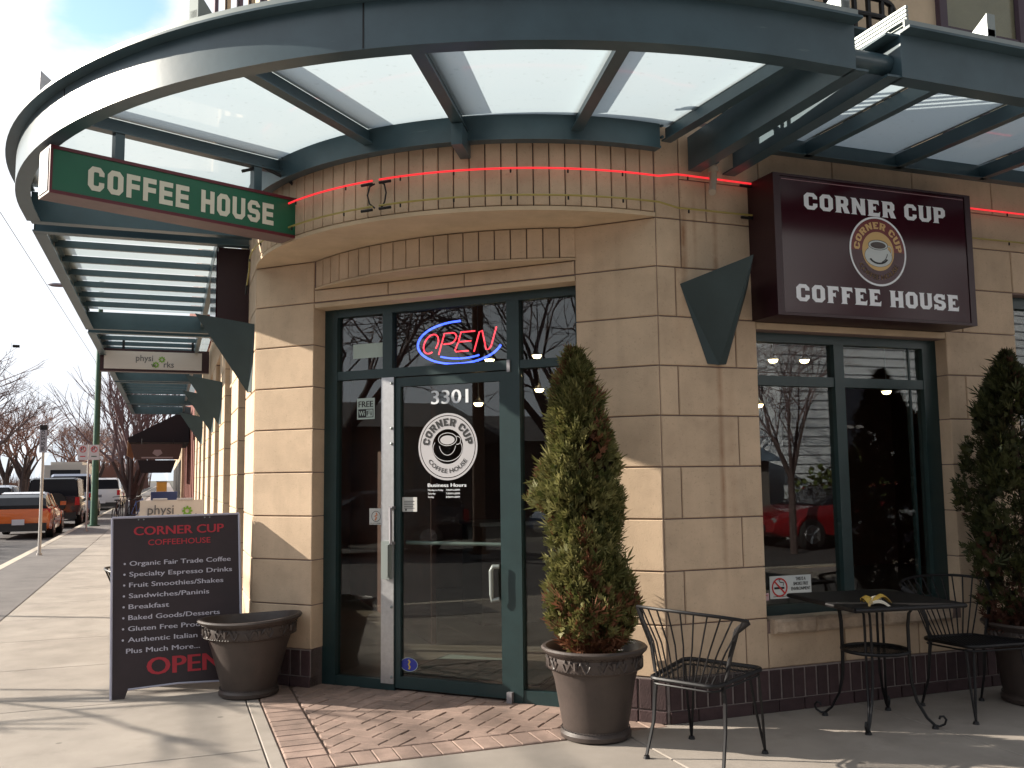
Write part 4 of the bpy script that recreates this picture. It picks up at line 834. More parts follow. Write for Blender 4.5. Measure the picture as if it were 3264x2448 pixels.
mb=MB(); mb.tube([SP(2.30,.05,3.60),SP(2.22,.05,3.66),SP(2.40,.04,3.80),SP(2.6,.02,3.86),SP(2.75,0,3.80)],.012,8); obj('cable',mb,RUBBER,t,smooth=True)
# neon tubes along the cornice
def tube_on_bow(a0,a1,z,off,n=24): return [P1(a0+(a1-a0)*i/n,rr1+off,z) for i in range(n+1)]
f2a=lambda frac: am1-2*am1*frac
def neon(name,label,cat,segs,m):
    t=thing(name,label,cat,(0,0,0))
    for pts in segs:
        mb=MB(); mb.tube(pts,.0072,8); obj('tube',mb,m,t,smooth=True)
        for e,e2 in ((pts[0],pts[1]),(pts[-1],pts[-2])):
            d=(Vector(e2)-Vector(e)).normalized(); mb=MB(); mb.tube([Vector(e)+d*.09+Vector((0,0,-.022)),Vector(e)+Vector((0,0,-.022))],.010,6); obj('electrode_boot',mb,BLACKM,t)
        for k in range(3,len(pts)-2,7):
            p=Vector(pts[k]); mb=MB(); mb.tube([p+Vector((0,0,-.008)),p+Vector((0,.0,-.03))],.006,6); obj('clip',mb,BLACKM,t)
    return t
SW=[Vector((x,5.345,3.635-.001*i)) for i,x in enumerate([3.12+.085*j for j in range(9)])]
neon('red_neon_tube','lit red neon tube running round the cornice and past the maroon sign','neon tube',[tube_on_bow(f2a(.508),f2a(.97),3.605,.055),tube_on_bow(f2a(.494),f2a(0.0),3.605,.055,36)+SW[1:],[Vector((5.6+.2*i,5.345,3.635)) for i in range(14)]],NRED)
SW=[Vector((x,5.345,3.400)) for x in [3.12+.085*j for j in range(9)]]
neon('yellow_neon_tube','unlit yellow tube running below the red one round the cornice','neon tube',[tube_on_bow(f2a(.508),f2a(1.0),3.425,.055)+[Vector((.60,7.9,3.36)),Vector((.59,8.1,3.2))],tube_on_bow(f2a(.494),f2a(0.0),3.425,.055,36)+SW[1:],[Vector((5.6+.2*i,5.345,3.40)) for i in range(14)]],NYEL)
t=thing('cornice_cable','pair of thin black cables looping between the red and yellow tubes on the cornice','cable',(0,0,0))
for fr_,b in ((.513,-.006),(.487,.006)):
    mb=MB(); mb.tube([P1(f2a(fr_+b),rr1+.03,3.59),P1(f2a(fr_-b*.3),rr1+.045,3.57),P1(f2a(fr_-b),rr1+.05,3.51),P1(f2a(fr_-b*.4),rr1+.045,3.45),P1(f2a(fr_+b),rr1+.03,3.42)],.006,6); obj('cable',mb,RUBBER,t,smooth=True)
# window neon: OPEN
t=thing('open_neon','lit neon sign in the transom, red OPEN inside a blue oval','neon sign',(0,0,0))
ncs,ncz=1.632,2.625
def npt(x,y): return FE.p(ncs-x,-.075,ncz+y)
def ntube(name,pts,m,r=.0062): mb=MB(); mb.tube([npt(*p) for p in pts],r,6); obj(name,mb,m,t,smooth=True)
ntube('blue_oval',[(x,y-.0) for x,y in ell(.0,.0,.365,.165,88,345,48)],NBLUE,.008)
ntube('blue_underline',[(x,y) for x,y in ell(.02,.10,.40,.225,243,292,16)],NBLUE,.007)
sh=.32
def ital(pts,ox,sc=1): return [(ox+(x+sh*y)*sc,y*sc-.070) for x,y in pts]
h_=.148
ntube('letter_o',ital([(.022+.062+.062*math.cos(R(a))*1.0,h_/2+h_/2*math.sin(R(a))) for a in range(-60,-405,-15)],-.355),NREDD,.0055)
ntube('letter_p',ital([(0,-.015),(0,h_)]+[(x,y) for x,y in ell(.07,h_*.72,.045,h_*.28,90,-90,10)]+[(.02,h_*.44)],-.175),NREDD,.0055)
ntube('letter_e',ital([(.12,h_),(.0,h_),(0,h_*.55)],-.03),NREDD,.0055); ntube('letter_e',ital([(.11,h_*.5),(0,h_*.5),(-.01,.01),(.0,0),(.11,0)],-.03),NREDD,.0055)
ntube('letter_n',ital([(0,-.01),(0,h_-.01),(.02,h_),(.10,.0),(.12,0),(.135,.02),(.135,h_+.02)],.13),NREDD,.0055)
# maroon cabinet seen edge-on on the street facade
t=thing('maroon_side_sign','dark maroon box sign seen edge on under the nearest straight canopy','sign',(.65,9.2,3.0)); mb=MB(); mb.box(-.27,0,-.65,.65,0,.68); obj('cabinet',mb,MAROOND,t); mb=MB(); mb.box(-.285,-.27,-.62,.62,.03,.65); obj('face_panel',mb,MAROON,t)
# physio clinic blade sign
GGR=mat('leaf_green_print',(.16,.34,.03),.5); GTX=mat('grey_print',(.10,.10,.11),.5); OFFW=mat('offwhite_panel',(.50,.46,.43),.5)
def physio(parent,ox,y,oz,h,par2=None):
    k=h/.12
    place(text_geo('physi',.105*k,.01,sx=.95),(ox,y,oz+.10*k),sx,0,'lettering',GTX,parent)
    place(text_geo('w',.08*k,.01,sx=1),(ox+.24*k,y,oz),sx,0,'lettering',GTX,parent); place(text_geo('rks',.105*k,.01,sx=.95),(ox+.44*k,y,oz),sx,0,'lettering',GTX,parent)
    for gx_,gz_ in ((.50,.13),(.385,.04)):
        place(disc_geo(.040*k,14,r0=.022*k),(ox+gx_*k*.82,y,oz+gz_*k),sx,0,'gear_emblem',GGR,parent)
        for q in range(8):
            a=R(q*45); place(disc_geo(.012*k,6),(ox+gx_*k*.82+.045*k*math.cos(a),y,oz+gz_*k+.045*k*math.sin(a)),sx,0,'gear_tooth',GGR,parent)
t=thing('clinic_blade_sign','white hanging box sign reading physio works under the second canopy','sign',(0,0,0))
mb=MB(); mb.box(-1.10,.62,16.62,16.80,3.42,3.80); obj('cabinet',mb,MAROOND,t); mb=MB(); mb.box(-1.04,.50,16.605,16.62,3.46,3.76); pf=obj('panel',mb,OFFW,t)
physio(pf,-.55,16.60,3.50,.12)
for x in (-.75,.35): mb=MB(); mb.box(x-.02,x+.02,16.68,16.72,3.80,3.95); obj('hanger',mb,BLACKM,t)
# physio sandwich board
t=thing('clinic_sandwich_board','off white sandwich board reading physio works, behind the black one','sandwich board',(.05,11.0,0))
for s_ in (-1,1):
    mb=MB(); mb.hexa([(-.33,s_*.28-.012,0),(.33,s_*.28-.012,0),(.33,s_*.28+.012,0),(-.33,s_*.28+.012,0),(-.33,s_*.03-.012,1.38),(.33,s_*.03-.012,1.38),(.33,s_*.03+.012,1.38),(-.33,s_*.03+.012,1.38)]); pf=obj('panel',mb,OFFW,t)
    if s_<0: physio(pf,-.25,-.075,1.13,.12)
mb=MB(); mb.box(-.20,-.05,-.05,.05,1.38,1.40); mb.box(.05,.22,-.05,.05,1.38,1.40); obj('handle',mb,WHITE,t)
# cafe A-frame board
t=thing('cafe_sandwich_board','tall black sandwich board with red CORNER CUP COFFEEHOUSE title and menu list','sandwich board',(0,0,0))
BL=Vector((-.355,7.56,0)); BR=Vector((.575,7.60,0)); TL=Vector((-.395,7.80,1.315)); TR=Vector((.545,7.835,1.325))
def panelbox(bl,br,tl,tr,off,th,name,m,arch=True):
    n=(br-bl).cross(tl-bl).normalized(); n=-n if n.y>0 else n
    P=lambda u,v: (bl*(1-u)+br*u)*(1-v)+(tl*(1-u)+tr*u)*v
    pts=[(0,0),(.10,0),(.125,.045),(.3,.052),(.5,.056),(.7,.052),(.875,.045),(.90,0),(1,0),(1,1),(0,1)] if arch else [(0,0),(1,0),(1,1),(0,1)]
    # quads strip
    mb=MB(); us=[0,.10,.125,.3,.5,.7,.875,.90,1]; vb=[0,0,.048,.055,.058,.055,.048,0,0]
    nn=len(us); a=[P(u,v)+n*off for u,v in zip(us,vb)]; b=[P(u,1)+n*off for u in us]; c=[p-n*th for p in a]; d=[p-n*th for p in b]
    fs=[]
    for i in range(nn-1): fs+=[(i,i+1,nn+i+1,nn+i),(2*nn+i,2*nn+i+1,3*nn+i+1,3*nn+i),(i,i+1,2*nn+i+1,2*nn+i),(nn+i,nn+i+1,3*nn+i+1,3*nn+i)]
    fs+=[(0,nn,3*nn,2*nn),(nn-1,2*nn-1,4*nn-1,3*nn-1)]
    mb.add(a+b+c+d,fs); return obj(name,mb,m,t),P,n
fpn,PF,nF=panelbox(BL,BR,TL,TR,0,.02,'front_panel',BOARD)
panelbox(Vector((-.375,8.13,0)),Vector((.56,8.16,0)),TL+Vector((0,.05,0)),TR+Vector((0,.05,0)),0,.02,'rear_panel',BOARD)
EDG=mat('lilac_edge_trim',(.42,.42,.52),.4)
mb=MB()
def edge(u0,v0,u1,v1,w=.010): mb.tube([PF(u0,v0)+nF*.002,PF(u1,v1)+nF*.002],w,6)
edge(0,0,0,1);edge(1,0,1,1);edge(0,1,1,1);edge(.125,.048,.5,.058,.007);edge(.5,.058,.875,.048,.007); obj('edge_trim',mb,EDG,t)
HX=.93;HV=1.335
xa=(BR-BL).normalized(); va=((TL+TR)/2-(BL+BR)/2).normalized()
def onboard(geo,x,v,m,name): # x in m from left, v metres up the panel
    vs,fs=geo; out=[PF((x+a[0])/HX,(v+a[1])/HV)+nF*(.003+a[2]) for a in vs]; return obj(name,MB().add(out,fs),m,fpn,recalc=False)
onboard(text_geo('CORNER CUP',.068,.055,width=.655),.155,1.195,REDT,'title_lettering'); onboard(text_geo('COFFEEHOUSE',.044,.012,width=.455),.255,1.115,REDT,'title_lettering')
lines=[('Organic Fair Trade Coffee',.735),('Specialty Espresso Drinks',.745),('Fruit Smoothies/Shakes',.68),('Sandwiches/Paninis',.575),('Breakfast',.285),('Baked Goods/Desserts',.655),('Gluten Free Products',.63),('Authentic Italian Gelato',.72),('Plus Much More...',.52)]
for i,(s,wd) in enumerate(lines):
    v=.965-i*.0805; x=.125-.0015*i
    onboard(text_geo(s,.036,.035,width=wd),x if i<8 else x-.01,v,LILAC,'menu_lettering')
    if i<8: onboard(disc_geo(.008,10),x-.035,v+.016,LILAC,'bullet')
onboard(text_geo('OPEN',.128,.06,width=.53),.25,.155,REDT,'open_lettering')
mb=MB()
for x in (.2,.24,.72,.76): mb.tube([PF(x,.985)+nF*.002,PF(x,.985)+nF*.006],.006,6)
obj('bolt',mb,ALUL,t)
# ================================================================ POTS AND CEDARS
def pot(name,label,loc,rz,rb,rr,h,wavy=0,squash=1):
    t=thing(name,label,'plant pot',loc,rz)
    pr=[(0,.0),(rb*.98,0),(rb*1.06,.012),(rb*1.07,.035),(rb*1.0,.055),(rb*.98,.06),(rb*1.02,.10),(rr*.80,h*.62),(rr*.86,h*.74),(rr*.93,h*.76),(rr*.95,h*.78),(rr*.93,h*.90),(rr*.97,h*.93),(rr*1.04,h*.955),(rr*1.06,h*.98),(rr*1.03,h*1.0),(rr*.97,h*1.0),(rr*.93,h*.97),(rr*.90,h*.85),(rr*.86,h*.80)]
    def wp(r,z,a):
        k=max(0,(z-h*.5)/(h*.5)); return r*(1+wavy*.12*k*math.cos(2*a+.4)),z+wavy*k*(.022*math.cos(a-.1)-.028*max(0,math.sin(a-.25))+.010*math.cos(2*a))
    mb=MB(); mb.lathe(pr,56,warp=wp); obj('pot_body',mb,POT,t,smooth=True)
    mb=MB()
    for z,rf,nb in ((h*.775,rr*.955,84),(h*.93,rr*.975,84),(.06,rb*1.02,64)):
        for k in range(nb):
            a=2*math.pi*k/nb; r_,z_=wp(rf,z,a); c=Vector((r_*math.cos(a),r_*math.sin(a),z_)); s=.0062
            mb.add([c+Vector(v)*s for v in ((1,0,0),(-1,0,0),(0,1,0),(0,-1,0),(0,0,1),(0,0,-1))],[(0,2,4),(2,1,4),(1,3,4),(3,0,4),(2,0,5),(1,2,5),(3,1,5),(0,3,5)])
    obj('beading',mb,POT,t,kind='stuff')
    # acanthus scrolls pressed into the collar
    mb=MB()
    for k in range(8):
        a0=2*math.pi*(k+.5)/8
        for sgn in (-1,1):
            pts=[]
            for i in range(9):
                u=i/8; a=a0+sgn*(.05+.26*u); r_,z_=wp(rr*.948,h*(.83+.045*math.sin(u*7)),a); pts.append((r_*math.cos(a),r_*math.sin(a),z_))
            mb.tube(pts,[.010*(1-.6*abs(i/8-.3)) for i in range(9)],5)
            for i in (2,4,6):
                a=a0+sgn*(.05+.26*i/8); r_,z_=wp(rr*.95,h*(.875 if i%4 else .81),a); c=Vector((r_*math.cos(a),r_*math.sin(a),z_)); mb.tube([c,c+Vector((0,0,.018))],[.009,.003],5)
        r_,z_=wp(rr*.955,h*.845,a0); c=Vector((r_*math.cos(a0),r_*math.sin(a0),z_)); mb.tube([c-Vector((0,0,.02)),c+Vector((0,0,.025))],[.012,.014],6)
    obj('scroll_relief',mb,POT,t,smooth=True)
    mb=MB(); n=36
    vs=[(0,0,h*.86)]; 
    for ring in (1,2,3):
        for k in range(n):
            a=2*math.pi*k/n; r=rr*.87*ring/3; vs.append((r*math.cos(a),r*math.sin(a),h*.86+.02*mnoise.noise(Vector((r*9*math.cos(a),r*9*math.sin(a),1)))+ (wp(r,h*.9,a)[1]-h*.9)*ring/3))
    fs=[(0,1+k,1+(k+1)%n) for k in range(n)]
    for q in (0,1): fs+=[(1+q*n+k,1+q*n+(k+1)%n,1+(q+1)*n+(k+1)%n,1+(q+1)*n+k) for k in range(n)]
    mb.add(vs,fs); obj('soil',mb,SOIL,t,recalc=False)
    return t
pot('plant_pot','empty brown pot with a warped rim beside the black sandwich board',(.605,7.36,0),R(-15),.205,.345,.575,wavy=.6)
pot('plant_pot','brown pot with beaded collar holding the sunlit cedar by the door',(2.513,5.347,0),R(200),.205,.312,.55)
pot('plant_pot','brown pot in deep shade holding the dark cedar at the right edge',(5.70,4.92,0),R(50),.22,.32,.55)
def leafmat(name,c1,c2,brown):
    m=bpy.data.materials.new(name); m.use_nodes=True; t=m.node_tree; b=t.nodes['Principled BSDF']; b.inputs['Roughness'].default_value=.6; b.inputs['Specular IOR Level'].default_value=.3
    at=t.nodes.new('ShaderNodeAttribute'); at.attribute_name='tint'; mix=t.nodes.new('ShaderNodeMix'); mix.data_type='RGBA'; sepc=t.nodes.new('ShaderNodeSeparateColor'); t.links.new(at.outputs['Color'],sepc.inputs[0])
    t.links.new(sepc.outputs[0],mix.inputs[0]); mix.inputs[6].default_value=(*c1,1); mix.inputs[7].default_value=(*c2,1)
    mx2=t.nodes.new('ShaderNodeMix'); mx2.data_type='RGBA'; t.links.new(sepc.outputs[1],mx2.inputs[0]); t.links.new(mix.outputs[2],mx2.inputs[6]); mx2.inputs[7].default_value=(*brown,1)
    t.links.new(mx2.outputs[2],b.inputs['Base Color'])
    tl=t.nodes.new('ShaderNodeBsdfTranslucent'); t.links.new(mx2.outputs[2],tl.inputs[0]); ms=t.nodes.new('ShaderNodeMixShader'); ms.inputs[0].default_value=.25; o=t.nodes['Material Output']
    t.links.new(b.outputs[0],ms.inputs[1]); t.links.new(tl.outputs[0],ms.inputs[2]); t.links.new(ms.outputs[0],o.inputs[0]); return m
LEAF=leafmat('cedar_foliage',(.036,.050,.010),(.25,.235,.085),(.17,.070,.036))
LEAF2=leafmat('shaded_cedar_foliage',(.022,.032,.010),(.06,.065,.02),(.075,.03,.02))  # darker copy of the foliage, shade put into the right cedar's colour
def cedar(name,label,loc,H,prof,nspr,m,seed,lean=(0,0)):
    rn=random.Random(seed); t=thing(name,label,'cedar',loc)
    mb=MB(); mb.tube([(0,0,-.08),(.01,0,H*.3),(lean[0]*.5,lean[1]*.5,H*.6),(lean[0],lean[1],H*.92)],[.03,.024,.015,.005],8)
    for k in range(46):
        z=H*rn.uniform(.0,.8); a=rn.uniform(0,6.28); r=prof(z/H,a)*.8; mb.tube([(0,0,z),(r*.6*math.cos(a),r*.6*math.sin(a),z+.06),(r*math.cos(a),r*math.sin(a),z+.2)],[.007,.004,.002],4)
    obj('trunk',mb,mat('cedar_bark',(.07,.035,.022),.9,noise=.4,nscale=20),t)
    V=[];F=[];TI=[]
    clumps=[(rn.uniform(0,1)**.85,rn.uniform(0,6.28),rn.uniform(.5,1.14)) for _ in range(210)]
    for i in range(nspr):
        if rn.random()<.86:
            c=rn.choice(clumps); u=min(max(c[0]+rn.gauss(0,.020),0),1); a=c[1]+rn.gauss(0,.17); k=c[2]*rn.uniform(.86,1.12)
        else: u=rn.random()**.9; a=rn.uniform(0,6.28); k=rn.uniform(.55,1.02)
        rad=prof(u,a)*min(k,1.12)*(1+.16*mnoise.noise(Vector((math.cos(a)*2,math.sin(a)*2,u*7+seed))))
        z=u*H; lx_=lean[0]*u; ly_=lean[1]*u
        p=Vector((rad*math.cos(a)+lx_,rad*math.sin(a)+ly_,z))
        outd=Vector((math.cos(a),math.sin(a),0)); d=(outd*rn.uniform(.15,.85)+Vector((0,0,rn.uniform(.25,1.0)))+Vector((rn.gauss(0,.25),rn.gauss(0,.25),0))).normalized()
        if rn.random()<.12: d.z=-abs(d.z)*.4
        side=d.cross(Vector((rn.gauss(0,1),rn.gauss(0,1),rn.gauss(0,.6)))).normalized()
        L_=rn.uniform(.032,.070)*(1.7 if rn.random()<.05 else 1)*(1 if u<.93 else .8)
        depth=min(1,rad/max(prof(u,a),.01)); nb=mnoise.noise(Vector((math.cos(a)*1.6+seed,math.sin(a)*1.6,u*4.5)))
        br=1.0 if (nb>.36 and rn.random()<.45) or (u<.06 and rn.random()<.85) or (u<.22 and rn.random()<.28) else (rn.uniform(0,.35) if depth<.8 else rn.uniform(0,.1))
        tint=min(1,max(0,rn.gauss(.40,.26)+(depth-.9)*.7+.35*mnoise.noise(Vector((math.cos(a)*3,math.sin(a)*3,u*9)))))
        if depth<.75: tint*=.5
        # a fan of scaly twiglets
        wdt=.0034
        for q in range(-2,3):
            b0=p+d*L_*(.12*(2-abs(q))) ; ang=q*.42; e=(d*math.cos(ang)+side*math.sin(ang)); l2=L_*(1-.16*abs(q))*rn.uniform(.7,1.1)
            s2=(side*math.cos(ang)-d*math.sin(ang))*wdt*rn.uniform(.8,1.5)
            o=len(V); V+=[b0-s2*.5,b0+e*l2*.5-s2*1.5,b0+e*l2,b0+e*l2*.5+s2*1.5]; F.append((o,o+1,o+2,o+3)); TI+= [(tint,br,0,1)]*4
    me=bpy.data.meshes.new('foliage'); me.from_pydata([tuple(v) for v in V],[],F); ca=me.color_attributes.new('tint','FLOAT_COLOR','POINT'); ca.data.foreach_set('color',[c for q in TI for c in q])
    o=obj('foliage',me,m,t); o['kind']='stuff'
    return t
def prof1(u,a):
    base=[(0,.14),(.04,.22),(.10,.29),(.22,.30),(.32,.265),(.42,.235),(.55,.235),(.66,.21),(.78,.165),(.88,.12),(.95,.07),(1,.012)]
    for (x0,y0),(x1,y1) in zip(base[:-1],base[1:]):
        if x0<=u<=x1: r=y0+(y1-y0)*(u-x0)/(x1-x0)
    b=math.exp(-((u-.50)/.05)**2)*max(0,math.cos(a-R(160)))*.10
    return r*.89+b
def prof2(u,a):
    base=[(0,.24),(.10,.33),(.35,.36),(.55,.33),(.75,.23),(.9,.12),(1,.01)]
    for (x0,y0),(x1,y1) in zip(base[:-1],base[1:]):
        if x0<=u<=x1: return y0+(y1-y0)*(u-x0)/(x1-x0)
cedar('potted_cedar','slim upright cedar, green with rusty patches, in the pot beside the door',(2.498,5.352,.50),1.885,prof1,24000,LEAF,3,lean=(-.075,.03))
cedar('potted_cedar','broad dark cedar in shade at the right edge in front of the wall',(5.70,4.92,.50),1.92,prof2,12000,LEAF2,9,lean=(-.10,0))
# ================================================================ CAFE FURNITURE
def make_chair(name,label,loc,rz,group):
    t=thing(name,label,'chair',loc,rz,group)
    sz=.465
    # seat frame: rounded square
    fr_=[]
    for cx2,cy2,a0 in ((.19,.19,0),(-.20,.15,90),(-.20,-.15,180),(.19,-.19,270)):
        for i in range(5):
            a=R(a0+i*22.5); fr_.append((cx2+.06*math.cos(a),cy2+.06*math.sin(a),sz+.012*(1 if cx2>0 else -1)))
    mb=MB(); mb.tube(fr_+[fr_[0]],.013,8,cap=False); mb.tube([(x*.97,y*.97,z-.03) for x,y,z in fr_+[fr_[0]]],.006,6,cap=False); 
    st=obj('seat_frame',mb,BLACKM,t,smooth=True)
    # expanded-metal mesh
    mb=MB(); stp=.024
    def inside(x,y): return -.245<x<.24 and abs(y)<(.235 if x>-.1 else .235-(-.1-x)*.25)
    k=-.5
    def strip(p,q):
        P_=Vector((*p,sz-.012*0+(p[0]*.05)));Q_=Vector((*q,sz+(q[0]*.05))); mb.tube([P_,Q_],.0022,3,cap=False)
    for s_ in (1,-1):
        c=-.6
        while c<.6:
            pts=[(x/100,c+s_*(x/100)*.55) for x in range(-24,25,2)]; pts=[p for p in pts if inside(*p)]
            if len(pts)>1: strip(pts[0],pts[-1])
            c+=stp
    obj('seat_mesh',mb,BLACKM,t,kind='stuff')
    # back rim
    def rim(u): # u -1..1
        a=u*R(78); return Vector((-.155-.235*math.cos(a)*1.0,.345*math.sin(a)/math.sin(R(78))-.045,.858-.035*u*u+.012*u))
    mb=MB(); mb.tube([rim(i/12) for i in range(-12,13)],.0095,8); obj('back_rim',mb,BLACKM,t,smooth=True)
    nsp=12
    for i in range(nsp):
        u=-.90+1.8*i/(nsp-1); top=rim(u); bot=Vector((-.255+.035*abs(u)**2,.195*u,sz-.005)); mid=(top+bot)/2+Vector((.02,-.02*u,0))
        mb=MB(); mb.tube([bot,mid,top],.0052,6); obj('spindle',mb,BLACKM,t,smooth=True)
    for s_ in (-1,1):
        top=rim(s_); mb=MB(); pts=[Vector((-.16,s_*.225,sz)),Vector((-.15,s_*.25,sz+.14)),Vector((-.165,s_*.30,sz+.28)),top]
        mb.tube(pts,[.012,.014,.017,.020],6,flat=.35); obj('arm_post',mb,BLACKM,t,smooth=True)
        mb=MB(); pts=[Vector((-.17,s_*.21,sz-.01)),Vector((-.175,s_*.222,sz-.12)),Vector((-.19,s_*.225,.20)),Vector((-.25,s_*.24,.02))]
        mb.tube(pts,[.016,.014,.012,.011],6,flat=.5); mb.tube([(-.25,s_*.24,.0),(-.25,s_*.24,.018)],[.02,.015],10); obj('leg',mb,BLACKM,t,smooth=True)
        mb=MB(); 
        for q in (-.03,.03): mb.tube([(.20,s_*.21+q,sz-.01),(.225,s_*.225+q*.6,.22),(.25,s_*.238,.02)],.0085,6)
        mb.tube([(.25,s_*.238,.0),(.25,s_*.238,.018)],[.021,.015],10); obj('leg',mb,BLACKM,t,smooth=True)
    return t
ch=make_chair('cafe_chair','black wrought iron armchair with its back to us, in front of the stone pier',(2.914,4.73,0),R(29),'black wrought iron cafe chairs')
dup(ch,(5.10,4.87,0),R(-96),'black wrought iron armchair in shade between the table and the right hand cedar')
dup(ch,(-.10,8.70,0),R(10),'black wrought iron armchair mostly hidden behind the black sandwich board')
t=thing('cafe_table','square black iron table with curled feet below the cafe window','table',(4.32,4.93,0),R(-7))
mb=MB(); mb.box(-.385,.385,-.385,.385,.765,.783); obj('tabletop',mb,mat('table_black',(.008,.007,.008),.6,spec=.3,noise=.3,nscale=12),t)
mb=MB(); mb.tube([(-.385,-.385,.768),(.385,-.385,.768),(.385,.385,.768),(-.385,.385,.768),(-.385,-.385,.768)],.014,8); obj('edge_rim',mb,BLACKM,t)
for k in range(4):
    a=R(45+90*k); d=Vector((math.cos(a),math.sin(a),0)); n_=Vector((-d.y,d.x,0)); mb=MB()
    for q in (-.018,.018):
        pr=[(.33,.763),(.26,.755),(.215,.70),(.205,.62),(.205,.40),(.21,.28),(.235,.16),(.29,.06),(.335,.02)]
        mb.tube([d*r+n_*q*(1 if z>.3 else z/.3)+Vector((0,0,z)) for r,z in pr],.0085,6)
    mb.tube([d*r+Vector((0,0,z)) for r,z in ((.325,.022),(.36,.018),(.39,.035),(.40,.062),(.385,.082),(.365,.078),(.36,.062))],.0075,6); mb.tube([d*.335,d*.335+Vector((0,0,.02))],[.022,.016],10)
    obj('leg',mb,BLACKM,t,smooth=True)
mb=MB(); mb.tube([(.205*math.cos(R(a)),.205*math.sin(R(a)),.455) for a in range(0,361,12)],.012,8,cap=False); mb.tube([(.17*math.cos(R(a)),.17*math.sin(R(a)),.445) for a in range(0,361,15)],.006,6,cap=False)
obj('shelf_ring',mb,BLACKM,t,smooth=True)
mb=MB()
for i in range(-8,9):
    x=i*.022; y=math.sqrt(max(0,.19**2-x*x)); mb.tube([(x,-y,.45),(x,y,.45)],.003,4,cap=False)
obj('shelf_mesh',mb,BLACKM,t,kind='stuff')
# banana peel on the table
PEEL=mat('peel_outer',(.55,.38,.06),.5,col2=(.35,.20,.04),nscale=18); PIN=mat('peel_inner',(.68,.62,.50),.7,noise=.2)
t=thing('banana_peel','open banana peel lying on the corner of the black table','food scrap',(4.07,4.66,.784),R(20))
def flap(d0,len_,w,m,lift,drop=0):
    mb=MB(); n=8; vs=[];a=R(d0); d=Vector((math.cos(a),math.sin(a),0)); s=Vector((-d.y,d.x,0))
    for i in range(n+1):
        u=i/n; ww=w*math.sin(math.pi*(.12+.80*u))**.7; z=.012+lift*math.sin(math.pi*u)-drop*u*u; c=d*len_*u
        vs+=[c-s*ww+Vector((0,0,z-.004)),c+Vector((0,0,z+.008)),c+s*ww+Vector((0,0,z-.004))]
    o=[v-Vector((0,0,.004)) for v in vs]; k=len(vs); fs=[]
    for i in range(n):
        for j in (0,1): fs+=[(3*i+j,3*i+j+1,3*i+j+4,3*i+j+3),(k+3*i+j,k+3*i+j+1,k+3*i+j+4,k+3*i+j+3)]
        fs+=[(3*i,3*i+3,k+3*i+3,k+3*i),(3*i+2,3*i+5,k+3*i+5,k+3*i+2)]
    mb.add(vs+o,fs); return mb
obj('peel_flap',flap(10,.16,.028,PIN,.030),PIN,t,smooth=True); obj('peel_flap',flap(-60,.12,.026,PIN,.02,.03),PIN,t,smooth=True); obj('peel_flap',flap(60,.10,.03,PEEL,.035),PEEL,t,smooth=True); obj('peel_flap',flap(-20,.15,.024,PEEL,.045),PEEL,t,smooth=True)
mb=MB(); mb.tube([(0,0,.02),(-.05,-.02,.018),(-.085,-.035,.012)],[.012,.008,.009],6); obj('stem',mb,mat('peel_stem',(.45,.33,.14),.6),t,smooth=True)
# ================================================================ STREET
def tapered(name,label,cat,x,y,r0,r1,h,m,extra=None,group=None):
    t=thing(name,label,cat,(x,y,0),group=group); mb=MB(); mb.tube([(0,0,0),(0,0,h)],[r0,r1],12); mb.tube([(0,0,0),(0,0,.05)],r0*1.6,12); obj('pole',mb,m,t,smooth=True); return t
GREENP=mat('green_pole_paint',(.035,.11,.070),.5,noise=.2); POLEM=mat('sign_post_steel',(.45,.42,.40),.5,metal=.3)
SGNW=mat('sign_white',(.62,.60,.62),.5); PRED=mat('sign_red_print',(.55,.04,.05),.5)
t=tapered('sign_post','nearest slim steel post with a narrow blue grey bus stop plate','sign post',-2.60,22.8,.035,.03,2.82,POLEM)
mb=MB(); mb.box(-.075,.075,-.045,-.035,2.24,2.85); pl_=obj('sign_plate',mb,mat('plate_grey',(.33,.32,.38),.5),t)
place(text_geo('BUS STOP',.075,.05,width=.50),(.03,-.047,2.29),(0,0,1),0,'lettering',BLKTXT,pl_,za=(-1,0,0)); place(rect_geo(-.075,.075,2.74,2.85),(0,-.047,0),sx,0,'header',BLKTXT,pl_)
t=tapered('sign_post','farther steel post carrying two small white parking signs','sign post',-2.42,32.8,.03,.028,2.78,POLEM)
for i,x in enumerate((-.165,.165)):
    mb=MB(); mb.box(x-.15,x+.15,-.05,-.04,2.28,2.77); q=obj('sign_plate',mb,SGNW,t); c=PRED if i==0 else GREENP
    place(text_geo('P',.13,.05),(x-.05,-.052,2.58),sx,0,'lettering',BLKTXT,q); place(disc_geo(.10,20,r0=.075),(x,-.053,2.62),sx,0,'ring',PRED,q); place(stroke_geo([(-.07,.07),(.07,-.07)],.02),(x,-.054,2.62),sx,0,'bar',PRED,q); place(rect_geo(-.08,.08,0,.03),(x,-.053,2.38),sx,0,'arrow',c,q)
t=tapered('street_lamp','tall green lamp standard leaning slightly beside the parked cars','street lamp',-2.45,36.5,.125,.08,9.0,GREENP)
mb=MB(); mb.tube([(0,0,8.6),(-.5,0,8.8),(-1.1,0,8.7)],[.04,.035,.03],8); obj('arm',mb,GREENP,t,smooth=True)
mb=MB(); mb.lathe([(0,-.07),(.10,-.05),(.16,0),(.12,.06),(0,.08)],12,c=(0,0,0)); me=mb.mesh('lamp_head',smooth=True)
for v in me.vertices: v.co.x*=2.1
o=obj('lamp_head',me,mat('lamp_head_grey',(.25,.24,.28),.5),t); o.location=(-1.45,0,8.66)
